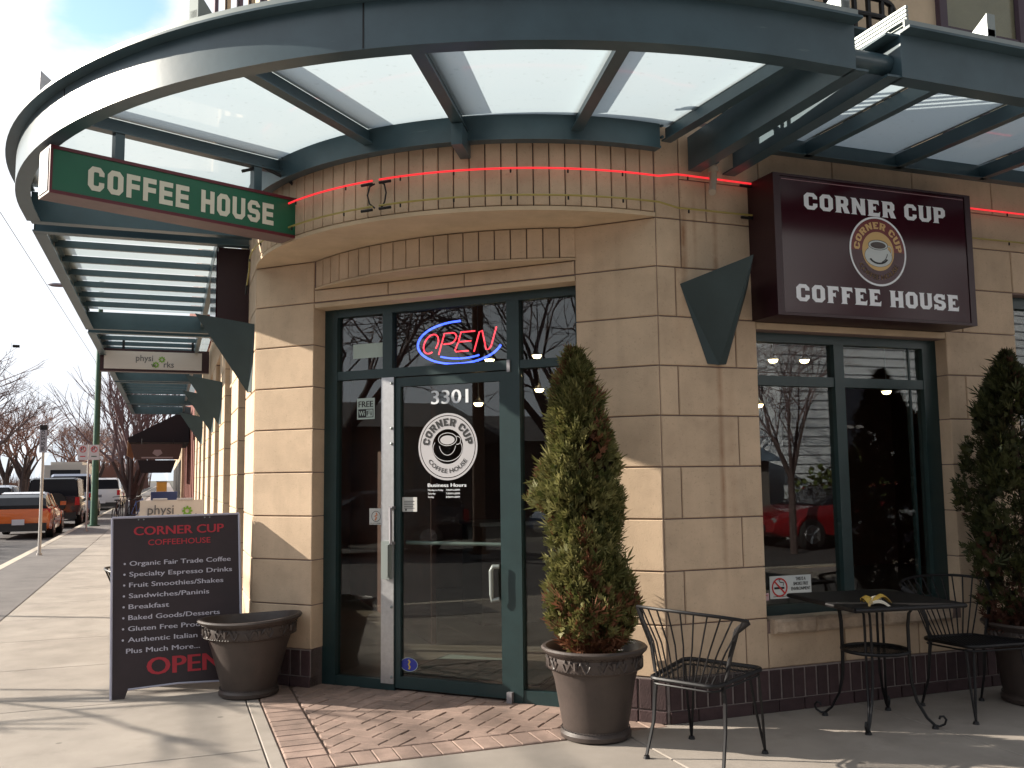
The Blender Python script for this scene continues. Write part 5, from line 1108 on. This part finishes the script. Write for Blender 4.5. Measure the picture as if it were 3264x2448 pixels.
t=thing('overhead_wire','thin overhead wire crossing the pale sky at the left','wire',(0,0,0)); mb=MB(); mb.tube([(-5.9,8,9.4),(-5.9,37,11.3),(-5.9,90,11.6)],.014,4); obj('cable',mb,BLACKM,t)
t=thing('overhead_wire','pair of distant trolley wires with small hangers above the road','wire',(0,0,0))
mb=MB(); mb.tube([(-7.5,40,7),(-7.5,200,7)],.012,4); mb.tube([(-8.1,40,7),(-8.1,200,7)],.012,4); obj('cable',mb,BLACKM,t); mb=MB(); mb.box(-7.9,-7.7,43,43.15,6.9,7.0); mb.box(-6.2,-5.95,43,43.15,7.2,7.3); obj('hanger',mb,BLACKM,t)
# cars
def car(name,label,loc,rz,L_,W_,H_,paint,kind='hatch',group=None,roofm=None):
    t=thing(name,label,'suv' if kind in('suv','jeep') else ('van' if kind=='van' else 'car'),loc,rz,group)
    hw=W_/2
    if kind=='hatch': st=[(0,.36,.80,.90),(.04,.26,.92,.96),(.35,.22,.97,1.0),(1.1,.2,.95,1.0),(2.4,.2,.92,1.0),(L_-1.0,.22,.84,.98),(L_-.3,.25,.68,.92),(L_,.38,.55,.78)]
    elif kind=='jeep': st=[(0,.45,1.18,.96),(.03,.42,1.20,.98),(.6,.40,1.2,1.0),(2.4,.4,1.18,1.0),(L_-1.1,.42,1.10,.98),(L_-.1,.45,1.02,.95),(L_,.5,.95,.92)]
    elif kind=='van': st=[(0,.35,1.2,.95),(.03,.3,1.25,.98),(1,.3,1.3,1),(3.0,.3,1.25,1),(L_-1,.3,1.1,.98),(L_-.2,.32,.9,.93),(L_,.4,.75,.85)]
    else: st=[(0,.40,.98,.92),(.04,.32,1.05,.96),(.5,.28,1.06,1.0),(2.4,.26,1.03,1.0),(L_-1.1,.28,.98,.98),(L_-.2,.30,.84,.93),(L_,.42,.68,.82)]
    mb=MB(); ring=[]
    for y,zb,zt,k in st:
        w_=hw*k; r=[(-w_*.86,zb),(-w_*.97,zb+.06),(-w_,zb+(zt-zb)*.45),(-w_*.985,zt-.10),(-w_*.90,zt),(w_*.90,zt),(w_*.985,zt-.10),(w_,zb+(zt-zb)*.45),(w_*.97,zb+.06),(w_*.86,zb)]
        ring.append([(x,y,z) for x,z in r])
    for r in ring: mb.v+=r
    n=10
    for i in range(len(st)-1):
        for k in range(n): mb.f.append((i*n+k,i*n+(k+1)%n,(i+1)*n+(k+1)%n,(i+1)*n+k))
    mb.f.append(tuple(range(n))); mb.f.append(tuple((len(st)-1)*n+k for k in range(n)))
    body=obj('body',mb,paint,t,smooth=True)
    # cabin
    if kind=='hatch': cb=[(.03,.93,1.02,.90,.84),(.26,.95,1.25,.88,.78),(.62,.95,H_-.05,.89,.74),(1.15,.95,H_,.89,.72),(2.2,.93,H_-.03,.89,.70),(3.05,.90,.95,.88,.78)]
    elif kind=='jeep': cb=[(.03,1.18,H_-.05,.93,.84),(.15,1.18,H_,.93,.86),(2.3,1.18,H_-.02,.93,.86),(2.75,1.15,1.2,.93,.9)]
    elif kind=='van': cb=[(.03,1.2,H_-.1,.93,.82),(.2,1.2,H_,.93,.84),(3.2,1.25,H_-.03,.93,.83),(4.1,1.1,1.15,.92,.88)]
    else: cb=[(.06,1.03,1.12,.92,.84),(.30,1.03,H_-.08,.92,.78),(.8,1.03,H_,.92,.76),(2.4,1.0,H_-.04,.92,.76),(3.2,.98,1.02,.9,.82)]
    def cabin(grow,zadd,full):
        m_=MB(); k=6
        for y,zb,zr,a,b in cb:
            w1,w2=hw*a+grow,hw*b+grow; m_.v+=[(-w1,y,zb-.02),(-w2,y,zr-.04),(-w2*.86,y,zr+zadd),(w2*.86,y,zr+zadd),(w2,y,zr-.04),(w1,y,zb-.02)]
        for i in range(len(cb)-1):
            for j in range(5):
                if full or j in (1,2,3): 
                    m_.f.append((i*k+j,i*k+j+1,(i+1)*k+j+1,(i+1)*k+j))
        if full: m_.f.append(tuple(range(k))); m_.f.append(tuple((len(cb)-1)*k+j for j in range(k)))
        return m_
    CG=mat('car_window_glass',(.010,.011,.016),.12,spec=.35)
    obj('windows',cabin(0,0,True),CG,t)
    m_=MB(); k=6; mid=[c for c in cb if c[2]>H_-.12]
    for y,zb,zr,a,b in mid: w2=hw*b+.012; m_.v+=[(-w2,y,zr-.05),(-w2*.86,y,zr+.012),(w2*.86,y,zr+.012),(w2,y,zr-.05)]
    for i in range(len(mid)-1):
        for j in range(3): m_.f.append((i*4+j,i*4+j+1,(i+1)*4+j+1,(i+1)*4+j))
    obj('roof',m_,roofm or paint,t)
    # pillars
    for sgn in (-1,1):
        for i in (0,len(cb)//2,len(cb)-2):
            m_=MB()
            y,zb,zr,a,b=cb[i]; y2=y+.09; p=[(sgn*(hw*a+.01),y,zb),(sgn*(hw*a+.01),y2,zb),(sgn*(hw*b+.01),y2,zr-.03),(sgn*(hw*b+.01),y,zr-.03)]; q=[(v[0]-sgn*.03,v[1],v[2]) for v in p]; m_.hexa(p+q); obj('pillar',m_,paint,t)
    wr=.33 if kind in('hatch',) else (.39 if kind in('jeep','van') else .35)
    for y in (.85 if kind=='hatch' else .95,L_-.9):
        for sgn in (-1,1):
            m_=MB(); c=Vector((sgn*(hw-.11),y,wr)); m_.tube([c-Vector((.11,0,0)),c-Vector((.095,0,0)),c+Vector((.095,0,0)),c+Vector((.11,0,0))],[wr*.92,wr,wr,wr*.92],20); wo_=obj('wheel',m_,RUBBER,t,smooth=True)
            m_=MB(); c2=c+Vector((sgn*.112,0,0)); m_.tube([c2-Vector((sgn*.01,0,0)),c2+Vector((sgn*.006,0,0))],[wr*.62,wr*.58],16)
            for q in range(5): a=R(72*q); m_.tube([c2,c2+Vector((sgn*.008,wr*.58*math.cos(a),wr*.58*math.sin(a)))],.03,4)
            obj('rim',m_,ALU,wo_)
            m_=MB(); m_.tube([(sgn*(hw*.94),y+ (wr+.06)*math.cos(R(a)),wr+(wr+.06)*math.sin(R(a))) for a in range(0,181,15)],.05,6); obj('wheel_arch',m_,RUBBER if kind=='jeep' else paint,t,smooth=True)
    TLM=mat('tail_light_red',(.45,.01,.015),.2); zt=st[1][2]
    for sgn in (-1,1):
        m_=MB(); 
        if kind=='hatch': m_.hexa([(sgn*hw*.62,-.012,zt-.16),(sgn*hw*.95,.03,zt-.14),(sgn*hw*.97,.34,zt-.12),(sgn*hw*.70,.1,zt-.13),(sgn*hw*.66,-.005,zt-.02),(sgn*hw*.97,.05,zt+.0),(sgn*hw*.985,.36,zt-.03),(sgn*hw*.72,.1,zt-.01)])
        else: m_.box(min(sgn*hw*.80,sgn*hw*.97),max(sgn*hw*.80,sgn*hw*.97),-.02,.10,zt-.36,zt-.06)
        obj('tail_light',m_,TLM,t)
    m_=MB(); m_.box(-hw*.86,hw*.86,-.03,.2,st[0][1]-.12,st[0][1]+.12); obj('rear_bumper',m_,mat('bumper_black',(.02,.02,.022),.5),t)
    m_=MB(); m_.box(-.17,.17,-.045,-.030,st[0][1]+.10-.03,st[0][1]+.24); obj('number_plate',m_,mat('plate_white',(.55,.56,.62),.5),t)
    m_=MB(); m_.box(-hw*.45,hw*.45,L_-.02,L_+.02,.42,.56); obj('grille',m_,RUBBER,t)
    for sgn in (-1,1): m_=MB(); m_.tube([(sgn*hw*.72,L_-.14,.66),(sgn*hw*.72,L_-.02,.64)],[.10,.08],10); obj('headlight',m_,ALUL,t)
    for sgn in (-1,1): m_=MB(); m_.box(min(sgn*hw*.98,sgn*(hw+.16)),max(sgn*hw*.98,sgn*(hw+.16)),L_*.60,L_*.60+.1,.95,1.08); obj('mirror',m_,paint,t)
    if kind=='jeep': m_=MB(); m_.tube([(0.1,-.20,.95),(.1,-.02,.95)],.36,18); obj('spare_wheel',m_,RUBBER,t)
    return t
ORANGE=mat('orange_car_paint',(.62,.13,.015),.22,spec=.6,coat=.8); WHC=mat('pearl_car_paint',(.55,.55,.60),.2,coat=.6); NAVY=mat('dark_navy_car_paint',(.012,.012,.02),.2,coat=.6); SILV=mat('silver_blue_car_paint',(.20,.22,.28),.25,metal=.5,coat=.5); REDC=mat('red_car_paint',(.20,.008,.012),.2,coat=.7)
RZ=-.13
car('orange_hatchback','bright orange hatchback with a pale roof parked at the kerb','' and '' or (-4.22,31.7,RZ),0,4.25,1.80,1.40,ORANGE,'hatch',roofm=WHC)
car('dark_suv','boxy black off road vehicle parked ahead of the orange hatchback',(-4.00,38.6,RZ),0,4.3,1.85,1.86,NAVY,'jeep')
car('silver_suv','silver blue estate with a red tail light driving left of the orange hatchback',(-6.30,39.5,RZ),0,4.5,1.82,1.60,SILV,'suv')
car('blue_van','pale blue van parked just ahead of the black off road vehicle',(-4.05,45.5,RZ),0,5.0,1.9,2.05,mat('pale_blue_paint',(.22,.26,.36),.3,coat=.4),'van')
car('white_van','white van parked far along the kerb behind the bare street trees',(-3.6,60,RZ),0,5.0,1.95,1.9,WHC,'van')
car('parked_car','small grey car farthest along the kerb beyond the white van',(-3.7,70,RZ),0,4.4,1.8,1.5,SILV,'suv')
# white bus
t=thing('white_bus','cream white bus seen over the roofs of the parked cars','bus',(-6.0,64,RZ)); mb=MB(); mb.box(-1.2,1.2,0,9,.35,2.75); mb.box(-.9,.9,.5,8,2.75,2.95); obj('body',mb,mat('bus_cream',(.48,.46,.44),.4),t)
mb=MB(); mb.box(-.85,.85,-.02,.02,1.75,2.45); obj('rear_window',mb,mat('car_window_glass',(.012,.014,.022),.06),t); 
for y in (1.8,7): mb=MB(); mb.tube([(-1.2,y,.45),(1.2,y,.45)],.45,16); obj('wheel',mb,RUBBER,t)
# bicycles at the rack
def bike(name,label,loc,rz,m):
    t=thing(name,label,'bicycle',loc,rz)
    for x in (-.52,.52): 
        mb=MB(); mb.tube([(x+.33*math.cos(R(a)),0,.34+.33*math.sin(R(a))) for a in range(0,361,20)],.018,6,cap=False)
        for a in range(0,180,30): mb.tube([(x-.33*math.cos(R(a)),0,.34-.33*math.sin(R(a))),(x+.33*math.cos(R(a)),0,.34+.33*math.sin(R(a)))],.003,3)
        obj('wheel',mb,RUBBER,t,smooth=True)
    mb=MB()
    for p,q in (((-.52,0,.34),(-.05,0,.30)),((-.05,0,.30),(-.18,0,.85)),((-.52,0,.34),(-.16,0,.78)),((-.05,0,.30),(.36,0,.78)),((-.16,0,.78),(.35,0,.86)),((.34,0,.92),(.52,0,.34))): mb.tube([p,q],.018,6)
    obj('frame',mb,m,t); mb=MB(); mb.box(-.30,-.06,-.06,.06,.85,.90); obj('saddle',mb,RUBBER,t)
    mb=MB(); mb.tube([(.40,-.28,.98),(.34,-.1,1.0),(.34,.1,1.0),(.40,.28,.98)],.014,6); obj('handlebar',mb,BLACKM,t); return t
bike('bicycle','dark bicycle leaning at the rack beside the lamp standard','' or (-1.75,38.2,0),R(80),NAVY); bike('bicycle','blue bicycle parked nearest the shop side of the rack',(-1.05,38.6,0),R(65),mat('bike_blue',(.05,.12,.35),.3)); bike('bicycle','grey bicycle in the middle of the rack',(-1.40,39.5,0),R(95),GREY)
# trees
BARK=mat('winter_bark',(.085,.060,.058),.95,noise=.4,nscale=6); TWIG=mat('winter_twigs',(.16,.115,.12),.95); TWIG2=mat('russet_twigs',(.20,.11,.09),.95)
def bare_tree(name,label,loc,seed,h,spread,stems,depth,m2,up=.6,trunk_h=.25,group=None,r0=.16,twr=.012,scale=1,splits=(2,3)):
    rn=random.Random(seed); t=thing(name,label,'tree',loc,group=group); T_=MB(); B_=MB()
    def br(p,d,l,r,k):
        n=3; pts=[p]; q=p
        for i in range(n):
            d=(d+Vector((rn.gauss(0,.10),rn.gauss(0,.10),rn.gauss(.03*up,.07)))).normalized(); q=q+d*l/n; pts.append(q)
        (T_ if k<=1 else B_).tube(pts,[r,r*.85,r*.7,r*.55],6 if k<=1 else 3,cap=False)
        if k>=depth: return
        for j in range(rn.randint(*splits)+(1 if k>=depth-1 else 0)):
            s=pts[-1] if j<2 else pts[rn.randint(1,2)]
            nd=(d+Vector((rn.gauss(0,spread),rn.gauss(0,spread),rn.gauss(up*.25,spread*.4)))).normalized(); br(s,nd,l*rn.uniform(.68,.86),max(r*.56,twr*.5),k+1)
    th=h*trunk_h; T_.tube([(0,0,-.1),(0,0,th)],[r0*1.2,r0],8)
    for s in range(stems):
        a=2*math.pi*s/stems+rn.uniform(-.3,.3); d=Vector((math.cos(a)*spread,math.sin(a)*spread,1)).normalized(); br(Vector((0,0,th*.9)),d,h*.26,r0*.62,1)
    obj('trunk',T_,BARK,t,smooth=True,recalc=False); o=obj('crown',B_,m2,t,recalc=False); o['kind']='stuff'; return t
bare_tree('street_tree','nearest bare vase shaped street tree rising behind the green lamp standard',(-1.55,45,0),4,7.6,.34,9,5,TWIG,up=.9,trunk_h=.10,r0=.20,twr=.02)
bare_tree('street_tree','second bare street tree close behind the nearest one, partly under the black awning',(-1.45,52,0),5,8.0,.34,8,5,TWIG,up=.9,trunk_h=.10,r0=.20,twr=.02)
t3=bare_tree('boulevard_tree','big bare tree at the far left edge across the road',(-13.5,60,0),11,11.5,.50,5,6,TWIG,up=.35,trunk_h=.25,r0=.4,twr=.03)
dup(t3,(-15.5,76,0),1.3,'bare tree just right of the big one at the left edge',scale=(.95,.95,.92))
t4=bare_tree('boulevard_tree','russet bare tree in the middle distance left of the parked cars',(-11.5,88,0),12,9.0,.5,5,6,TWIG2,up=.3,trunk_h=.2,r0=.3,twr=.035)
for i,(x,y,s,lb) in enumerate(((-14.5,100,1.0,'russet bare tree behind the bus stop plate'),(-9.3,104,.85,'small russet bare tree right of the bus stop plate'),(-8.3,128,1.05,'distant russet bare tree above the white bus'),(-19,115,1.1,'tall distant bare tree seen between the left edge trees'),(-6.2,140,.95,'farthest russet bare tree near the lamp standard'),(-12,150,1.2,'faint bare tree deep in the distance beyond the road'))):
    dup(t4,(x,y,0),i*1.7,lb,scale=(s,s,s))
for i,(x,y,s,lb) in enumerate(((-17,68,1.0,'bare tree beyond the far left edge tree, half hidden'),(-12.6,74,.8,'smaller bare tree between the big left tree and the bus stop plate'),(-21,84,1.1,'tall bare tree in the park behind the left edge'),(-9.8,118,1.0,'bare tree in the russet row above the dark vehicle'),(-16,126,1.1,'bare tree in the middle of the far row'))):
    dup(t3 if i<3 else t4,(x,y,0),i*1.3+.4,lb,scale=(s,s,s))
# low scrub / park edge
mb=MB(); rn=random.Random(3)
for i in range(2600):
    x=rn.uniform(-40,-15); y=rn.uniform(62,190); h=rn.uniform(.8,2.6); a=rn.uniform(0,6.28); mb.tube([(x,y,0),(x+.4*math.cos(a),y+.4*math.sin(a),h)],[.05,.02],3,cap=False)
obj('scrub',mb,TWIG2,kind='stuff',recalc=False)
mb=MB()
for i in range(900):
    x=rn.uniform(-14.5,-4); y=rn.uniform(150,240); h=rn.uniform(2,6); mb.tube([(x,y,0),(x+rn.gauss(0,.6),y,h)],[.12,.05],3,cap=False)
obj('far_thicket',mb,TWIG2,kind='stuff',recalc=False)
sheet('park_lawn',[(-120,45),(-15.5,45),(-15.5,260),(-120,260)],-.10,mat('winter_grass',(.085,.11,.035),.95,noise=.4,nscale=1)); 
# hills, distance haze painted into their pale blue colour
HIL=mat('hazy_far_hill',(.46,.52,.60),1); mb=MB(); N_=80; vs=[]
for i in range(N_+1):
    x=-2600+5200*i/N_; vs.append((x,3300,150+90*mnoise.noise(Vector((x*.0012,1,0)))+50*mnoise.noise(Vector((x*.005,3,0))))); 
vs2=[(v[0],2700,-1) for v in vs]; mb.add(vs+vs2,[(i,i+1,N_+2+i,N_+1+i) for i in range(N_)]); obj('hills',mb,HIL,kind='structure',recalc=False)
# black awning and hanging sign beyond the tan building
AW=mat('black_awning_canvas',(.012,.010,.013),.9); t=thing('shop_awning','sloping black awning with a sunlit end painted tan over the pavement beyond the tan piers','awning',(0,0,0))
mb=MB(); 
for y0,y1 in ((34,40.2),):
    mb.hexa([(.66,y0,2.9),(-1.30,y0,2.9),(-1.30,y1,2.9),(.66,y1,2.9),(.66,y0,4.10),(-1.30,y0,3.05),(-1.30,y1,3.05),(.66,y1,4.10)])
obj('canvas',mb,AW,t); mb=MB(); mb.hexa([(-1.31,34,2.45),(-1.33,34,2.45),(-1.33,40.2,2.45),(-1.31,40.2,2.45),(-1.28,34,2.95),(-1.31,34,2.95),(-1.31,40.2,2.95),(-1.28,40.2,2.95)]); obj('sunlit_awning_edge',mb,mat('sunlit_awning_tan',(.45,.30,.18),.8),t)  # tan strip puts the sunlight on the awning's end into the colour
t=thing('pub_sign','brown rounded hanging sign with a pale emblem under the black awning','sign',(-.35,33.6,2.2)); mb=MB(); mb.hexa([(-.72,-.06,.1),(.68,-.06,.1),(.68,.06,.1),(-.72,.06,.1),(-.85,-.06,.62),(.80,-.06,.62),(.80,.06,.62),(-.85,.06,.62)]); q=obj('board',mb,mat('pub_brown',(.05,.025,.02),.5),t)
place(poly_geo([[(-.16,.16),(0,.05),(.16,.16),(.10,.28),(-.10,.28)]]),(0,-.065,.15),sx,0,'emblem',mat('pale_emblem',(.25,.2,.2),.5),q); place(rect_geo(-.5,.5,0,.05),(0,-.065,.14),sx,0,'line',mat('pale_emblem',(.25,.2,.2),.5),q)
mb=MB(); mb.hexa([(-.5,-.05,-.35),(.45,-.05,-.35),(.45,.05,-.35),(-.5,.05,-.35),(-.62,-.05,.08),(.6,-.05,.08),(.6,.05,.08),(-.62,.05,.08)]); obj('lower_board',mb,AW,t); mb=MB(); mb.tube([(-.5,0,.62),(-.5,0,.8)],.01,4); mb.tube([(.5,0,.62),(.5,0,.8)],.01,4); obj('hanger',mb,BLACKM,t)
# bits of the far pavement
t=thing('far_shopfront','pale rendered shops at the far end of the row','building',(0,0,0)); mb=MB(); mb.box(.6,10,46.7,110,-.1,5.5); obj('wall',mb,CAST,t); mb=MB(); 
for k in range(10): mb.box(.56,.6,49+k*6,52.5+k*6,.5,2.6)
obj('window',mb,DARK,t)
t=thing('yellow_cabinet','small yellow box on the far pavement','cabinet',(-.35,62,0)); mb=MB(); mb.box(-.3,.3,-.3,.3,0,1.5); obj('box_body',mb,mat('yellow_paint',(.45,.22,.04),.6),t); mb=MB(); mb.box(-.33,.33,-.33,.33,1.5,1.56); obj('lid',mb,GREY,t)
t=thing('blue_newsbox','blue street box on the far pavement','box',(-.15,48,0)); mb=MB(); mb.box(-.6,.6,-.25,.25,.2,1.05); obj('box_body',mb,mat('blue_paint',(.05,.08,.22),.5),t); mb=MB(); mb.box(-.55,-.45,-.2,.2,0,.2); mb.box(.45,.55,-.2,.2,0,.2); obj('foot',mb,BLACKM,t)
# ================================================================ ACROSS THE STREETS (seen in the glass, and casting the branch shadows)
ts=bare_tree('street_tree','small bare street tree across the road whose branches shade the pavement',(-6.6,10.9,-.1),21,4.0,.62,4,4,BARK,up=.10,trunk_h=.42,r0=.10,twr=.05,splits=(2,2))
sheet('verge',[(-7.4,9.4),(-5.3,9.4),(-5.3,11.6),(-7.4,11.6)],.0,KERB,thick=.13)
ts=bare_tree('street_tree','tall bare street tree on the far verge across the road',(-16.5,34,-.1),23,6.8,.62,5,6,TWIG,up=.15,trunk_h=.34,r0=.17,twr=.016)
dup(ts,(-15.5,-1.5,-.1),2.1,'bare street tree across the road reflected in the door glass',scale=(1.25,1.25,1.3)); dup(ts,(-15.2,4.6,-.1),4.0,'second bare street tree reflected in the door glass',scale=(1.2,1.2,1.25)); dup(ts,(-16.5,-8,-.1),.6,'third bare street tree reflected beside the door',scale=(1.2,1.2,1.2))
dup(ts,(11.0,-9.5,-.1),1.0,'bare tree in front of the garage reflected in the cafe window',scale=(.8,.8,.85)); dup(ts,(12.6,-5.6,-.1),3.3,'bare tree before the white house reflected in the cafe window',scale=(.42,.42,.75))
tapered('utility_pole','thin pole across the road casting a long shadow over the pavement','pole',-9.2,17.0,.05,.045,8,GREY)
t=tapered('utility_pole','wooden pole with a crossarm reflected beside the door','pole',-9.8,2.6,.14,.11,9,mat('pole_wood',(.10,.055,.035),.9)); mb=MB(); mb.box(-.06,.06,-1.4,.1,3.9,4.1); obj('crossarm',mb,mat('pole_wood',(.10,.055,.035),.9),t)
t=thing('overhead_wire','power wires across the side street reflected in the door glass','wire',(0,0,0)); mb=MB()
for z in (6.4,7.0,7.3): mb.tube([(-12.2,-60,z),(-12.2,0,z-.3),(-12.2,60,z)],.02,4)
obj('cable',mb,BLACKM,t)
# clapboard house
SID=mat('white_clapboard',(.70,.74,.80),.7,noise=.08); t=thing('clapboard_house','white clapboard house reflected in the cafe window','house',(0,0,0))
mb=MB(); mb.box(15.0,30,-22,-9.05,-.1,9); obj('wall',mb,SID,t)
for k in range(36):
    z=.15+k*.24; mb=MB(); mb.hexa([(14.97,-9.06,z),(30,-9.06,z),(30,-9.0,z),(14.97,-9.0,z),(14.97,-9.06,z+.245),(30,-9.06,z+.245),(30,-9.045,z+.245),(14.97,-9.045,z+.245)]); obj('clapboard',mb,SID,t)
for x0,z0,x1,z1 in ((16.6,1.6,17.7,4.0),(19.6,1.7,20.8,4.0),(16.4,5.4,17.8,7.2),(20,5.4,21.2,7.2)):
    mb=MB(); mb.box(x0,x1,-9.02,-8.96,z0,z1); w_=obj('window',mb,mat('window_dark',(.03,.035,.05),.1),t); mb=MB()
    for q in ((x0-.1,x0,z0-.1,z1+.1),(x1,x1+.1,z0-.1,z1+.1),(x0,x1,z0-.1,z0),(x0,x1,z1,z1+.1),(x0,x1,(z0+z1)/2-.04,(z0+z1)/2+.04)): mb.box(q[0],q[1],-8.97,-8.92,q[2],q[3])
    obj('frame',mb,WHITE,w_)
mb=MB(); mb.prism([(14.4,-23),(30.6,-23),(30.6,-8.4),(14.4,-8.4)],9,9.3); obj('roof',mb,GREY,t)
t=thing('garage','low garage with a blue grey hipped roof beside the clapboard house','garage',(0,0,0)); mb=MB(); mb.box(9.5,14.2,-12.5,-8.6,-.1,1.9); obj('wall',mb,mat('garage_wall',(.16,.15,.14),.8),t)
mb=MB(); mb.add([(9.2,-12.8,1.9),(14.5,-12.8,1.9),(14.5,-8.3,1.9),(9.2,-8.3,1.9),(11.0,-10.6,3.7),(12.4,-10.6,3.7)],[(0,1,5,4),(1,2,5),(2,3,4,5),(3,0,4)]); obj('roof',mb,mat('blue_shingle',(.12,.17,.23),.8,noise=.3,nscale=8),t)
def bush(name,label,loc,r,m,seed):
    rn=random.Random(seed); t=thing(name,label,'bush',loc); V=[];F=[]
    for i in range(1500):
        a=rn.uniform(0,6.28);b=rn.uniform(0,1.5);k=r*rn.uniform(.7,1.05)*(1+.2*mnoise.noise(Vector((a,b*3,seed)))); p=Vector((k*math.cos(a)*math.cos(b),k*math.sin(a)*math.cos(b),k*1.1*math.sin(b))); u=Vector((rn.gauss(0,1),rn.gauss(0,1),rn.gauss(0,1))).normalized()*.09; v=u.cross(Vector((rn.gauss(0,1),rn.gauss(0,1),1))).normalized()*.06
        o=len(V); V+=[p-u,p-v,p+u,p+v]; F.append((o,o+1,o+2,o+3))
    o=obj('foliage',MB().add(V,F),m,t,recalc=False); o['kind']='stuff'; return t
GB=mat('green_bush_leaves',(.07,.10,.02),.7); RBH=mat('russet_bush_leaves',(.18,.08,.03),.7)
for i,(x,y,r,m,lb) in enumerate(((15.9,-7.4,1.9,GB,'green bush before the clapboard house reflected low in the cafe window'),(17.3,-7.7,1.7,RBH,'russet bush between the green ones before the clapboard house'),(18.8,-7.6,2.0,GB,'green bush below the window of the clapboard house'),(21.5,-7.6,2.1,GB,'green bush at the right of the clapboard house front'))): bush('garden_bush',lb,(x,y,-.1),r,m,i+5)
car('parked_car','dark car at the kerb behind the viewer, reflected in the cafe window',(17.6,-4.0,-.13),R(90),4.4,1.8,1.48,NAVY,'suv'); car('parked_car','red car beyond the dark one, reflected in the cafe window',(17.0,-7.0,-.13),R(90),4.4,1.8,1.45,REDC,'suv')
car('parked_car','dark blue car across the road, reflected in the entrance glass',(-12.6,-4.5,-.13),0,4.6,1.85,1.6,mat('midnight_blue_paint',(.015,.03,.07),.2,coat=.6),'suv'); car('parked_car','dark car across the road, reflected in the entrance glass',(-12.7,2.2,-.13),0,4.4,1.8,1.45,NAVY,'suv')
t=thing('row_houses','dark terrace of houses across the road reflected in the entrance glass','building',(0,0,0)); mb=MB()
for k in range(7): mb.box(-34,-24,-46+k*11,-36.5+k*11,-.1,2.9+(k%3)*.5)
obj('wall',mb,mat('dark_render',(.12,.10,.09),.9,noise=.3,nscale=.7),t); mb=MB()
for k in range(7):
    y0,y1,z=-46.4+k*11,-36.1+k*11,2.9+(k%3)*.5; mb.add([(-34.4,y0,z),(-23.6,y0,z),(-23.6,y1,z),(-34.4,y1,z),(-29,y0,z+1.3),(-29,y1,z+1.3)],[(0,1,4),(1,2,5,4),(2,3,5),(3,0,4,5)])
obj('roof',mb,mat('slate_roof',(.06,.055,.06),.9),t); mb=MB()
for k in range(7):
    for j in range(3): mb.box(-23.98,-23.9,-45+k*11+j*3,-43.6+k*11+j*3,1.2,2.8)
obj('window',mb,mat('window_dark',(.03,.035,.05),.1),t)
